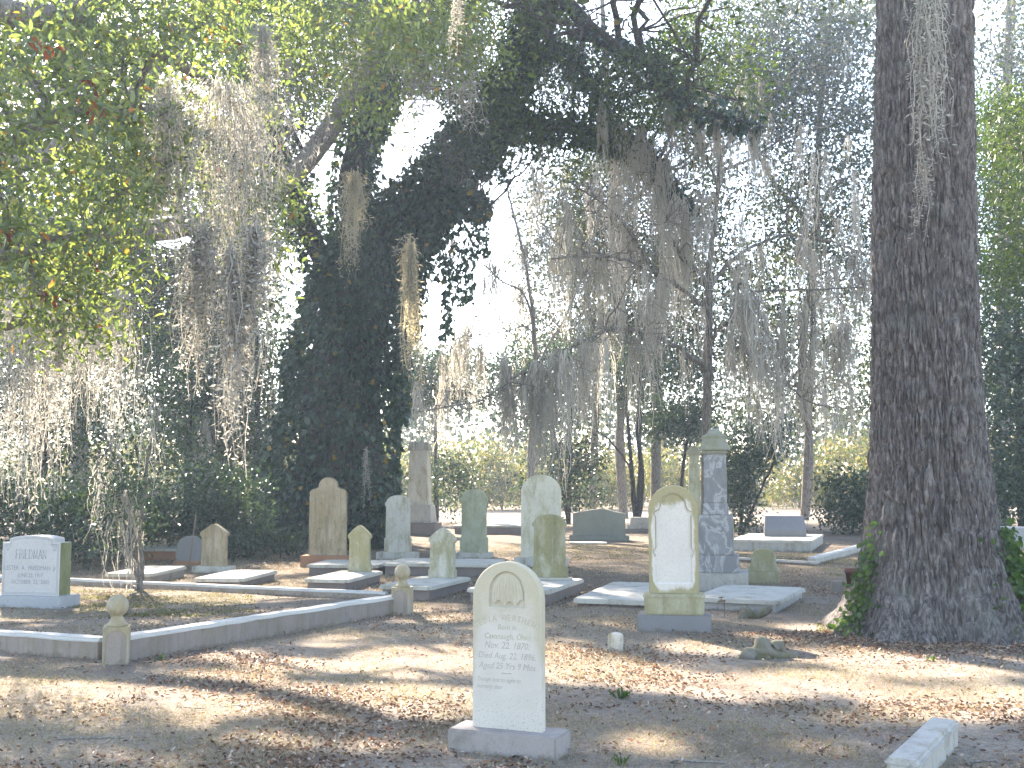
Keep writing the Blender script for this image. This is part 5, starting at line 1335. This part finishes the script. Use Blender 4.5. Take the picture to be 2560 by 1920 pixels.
# the far wood closing the horizon
def far_woods():
    rng = RNG(92); mb = MB()
    C = np.concatenate([np.stack((rng.uniform(-70, 70, n), rng.uniform(y0, y1, n), rng.uniform(0, 1, n) ** pw * hmax), -1) for n, y0, y1, pw, hmax in ((1500, 74, 88, 1.2, 7.0), (2300, 84, 112, .9, 19.0))])
    x, y, d = proj(C)
    gap = np.clip(1 - np.abs(x - 1180) / 260, 0, 1)
    C = C[C[:, 2] < 19 - 12 * gap ** .5 + rng.normal(size=len(C)) * 1.2]
    P = scatter(C, 18, .95, rng); P = P[P[:, 2] > .1]
    leaves(mb, P, rng, .50, .33)
    o = mb.build('far_woods', M['woods']); tag(o, 'hazy far wood closing the view behind the thicket', 'woods', kind='stuff')
far_woods()
# ------------------------------------------------------------------ fallen leaves, dry grass, moss on the ground
def ground_points(rng, n, Y0, Y1, power=1.0, margin=230):
    """points on the ground, evenly over the picture strip from Y0 to Y1"""
    u = rng.uniform(0, 1, n) ** power
    Y = Y0 * (Y1 / Y0) ** u
    X = rng.uniform(-.5, .5, n) * (2560 + 2 * margin) / FPX * Y * 1.02
    return X, Y
SOLID = []
def litter():
    rng = RNG(201)
    X, Y = ground_points(rng, 112000, 4.6, 26)
    f = fbm(np.stack((X * .9, Y * .9, 0 * X), -1), 41, 4)
    near = np.clip((7.0 - Y) / 1.2, 0, 1)
    keep = rng.uniform(size=len(X)) < np.clip((f - .5) * 4.0 + near * .8 + .06, .06, 1)
    X, Y = X[keep], Y[keep]
    n_ = 5200; a_ = rng.uniform(math.pi, 2 * math.pi, n_); r_ = .85 + np.abs(rng.normal(size=n_)) * .55      # drift round the big oak
    X, Y = np.concatenate((X, 4.33 + np.cos(a_) * r_ * 1.25)), np.concatenate((Y, 11.65 + np.sin(a_) * r_))
    P = np.stack((X, Y, gz(X, Y) + .008 + rng.uniform(0, .012, len(X))), -1)
    d = rng.normal(size=P.shape); d[:, 2] *= .25; d = unit(d)
    mb = MB()
    leaves(mb, P, rng, .034, .016, 0, True, dirs=d * 2, fold=.35)
    tag(mb.build('leaf_litter', M['litter']), 'brown fallen leaves scattered over the grass', 'fallen leaves', kind='stuff')
    # short dry grass
    X, Y = ground_points(rng, 300000, 4.6, 28)
    f = fbm(np.stack((X * 1.3, Y * 1.3, 0 * X), -1), 47, 4)
    k = rng.uniform(size=len(X)) < np.clip((f - .33) * 3.5, .12, 1); X, Y = X[k], Y[k]
    n = len(X)
    P = np.stack((X, Y, gz(X, Y) - .004), -1)
    h = rng.uniform(.012, .05, n)[:, None] * (1 + .02 * Y[:, None])
    a = rng.uniform(0, 6.28, n); s = np.stack((np.cos(a), np.sin(a), 0 * a), -1) * .0018 * (1 + Y[:, None] * .06)
    b = rng.normal(size=(n, 3)) * 1.0; b[:, 2] = .8; E = P + b * h
    V = np.stack((P - s, P + s, E), 1).reshape(-1, 3)
    mb = MB(); mb.add(V, None, np.arange(n * 3).reshape(-1, 3), rng.uniform(0, 1, n))
    tag(mb.build('dry_grass', M['straw']), 'short straw-coloured winter grass', 'grass', kind='stuff')
    # green moss cushions in the plots
    mb = MB()
    for (a, b_, c, d_, n) in ((150, 640, 1478, 1545, 9000), (1700, 2030, 1382, 1402, 4000), (1430, 1640, 1362, 1398, 4500), (2060, 2160, 1395, 1440, 1500), (2040, 2120, 1560, 1590, 900), (1090, 1300, 1366, 1380, 1500)):
        px, py = rng.uniform(a, b_, n), rng.uniform(c, d_, n)
        Q = np.array([gp(x, y) for x, y in zip(px, py)])
        f = fbm(Q * 2.2, 51, 3); Q = Q[f > .47]; m = len(Q)
        Q[:, 2] = gz(Q[:, 0], Q[:, 1]) - .002
        a_ = rng.uniform(0, 6.28, m); s = np.stack((np.cos(a_), np.sin(a_), 0 * a_), -1) * .006
        b2 = rng.normal(size=(m, 3)) * .9; b2[:, 2] = 1; E = Q + b2 * rng.uniform(.008, .022, m)[:, None]
        mb.add(np.stack((Q - s, Q + s, E), 1).reshape(-1, 3), None, np.arange(m * 3).reshape(-1, 3), rng.uniform(0, 1, m))
    tag(mb.build('ground_moss', M['lawn']), 'low green moss carpeting the grave plots', 'moss', kind='stuff')
    # leaves lying on ledges and copings
litter()
def weed(px, py, label, n=16, L=.07, seed=1):
    rng = RNG(seed); P = gp(px, py)
    mb = MB(); Q = np.tile(P, (n, 1)) + rng.normal(size=(n, 3)) * np.array((.025, .025, 0)); Q[:, 2] = gz(Q[:, 0], Q[:, 1]) - .004
    d = rng.normal(size=(n, 3)) * .8; d[:, 2] = np.abs(d[:, 2]) + .6
    leaves(mb, Q, rng, L, L * .22, 0, True, dirs=d)
    tag(mb.build('weed', M['weed']), label, 'weed')
weed(1552, 1752, 'small green weed in the grass right of the nearest headstone', 22, .085, 1)
weed(1556, 1912, 'bright green weed at the bottom edge, right of the nearest headstone', 14, .06, 2)
weed(1748, 1576, 'yellow-green weed against the base of the tall rimmed headstone', 26, .11, 3)
weed(400, 1650, 'small weed at the foot of the left coping', 14, .07, 4)
weed(2335, 1655, 'tiny bright weed before the roots of the big oak', 10, .06, 5)
def twig(px, py, L, ang, label, seed, r=.006):
    rng = RNG(seed); P = gp(px, py); P[2] = float(gz(P[0], P[1])) + r
    d = np.array((math.cos(ang), math.sin(ang), 0)); pts = [P + d * L * (t - .5) + rng.normal(size=3) * np.array((.02, .02, .004)) for t in np.linspace(0, 1, 5)]
    mb = MB(); V, q, t = tube(catmull(pts, 4), np.linspace(r, r * .5, 17), 6, .2, seed); mb.add(V, q, t)
    tag(mb.build('fallen_twig', M['bark_pale'], None, True), label, 'twig')
twig(230, 1848, .42, .12, 'pale fallen twig in the leaves at the lower left', 1, .008)
twig(1745, 1908, .30, -.05, 'pale fallen twig at the bottom right of centre', 2, .008)
twig(2440, 1910, .22, .4, 'pale fallen twig right of the corner curb', 3, .009)
twig(540, 1768, .5, .1, 'thin dark twig on the sunlit grass at the left', 4, .004)
twig(195, 1672, .2, .05, 'small grey twig in front of the near ball post', 5, .006)
# ------------------------------------------------------------------ the hazy air
def haze():
    m, nt, out = mat('hazy_air')
    v = nt.nodes.new('ShaderNodeVolumePrincipled')
    v.inputs['Color'].default_value = (.66, .82, 1.0, 1)
    v.inputs['Density'].default_value = HAZE
    v.inputs['Anisotropy'].default_value = 0.3
    nt.links.new(v.outputs[0], out.inputs['Volume'])
    bm = bmesh.new(); box_bm(bm, -335, 335, -45, 410, -1.2, 25.0)
    o = link('haze', bm_mesh(bm, 'haze'), m); tag(o, 'thin bright haze in the air', 'haze', kind='stuff')
HAZE = .0013
haze()
bpy.context.view_layer.update()
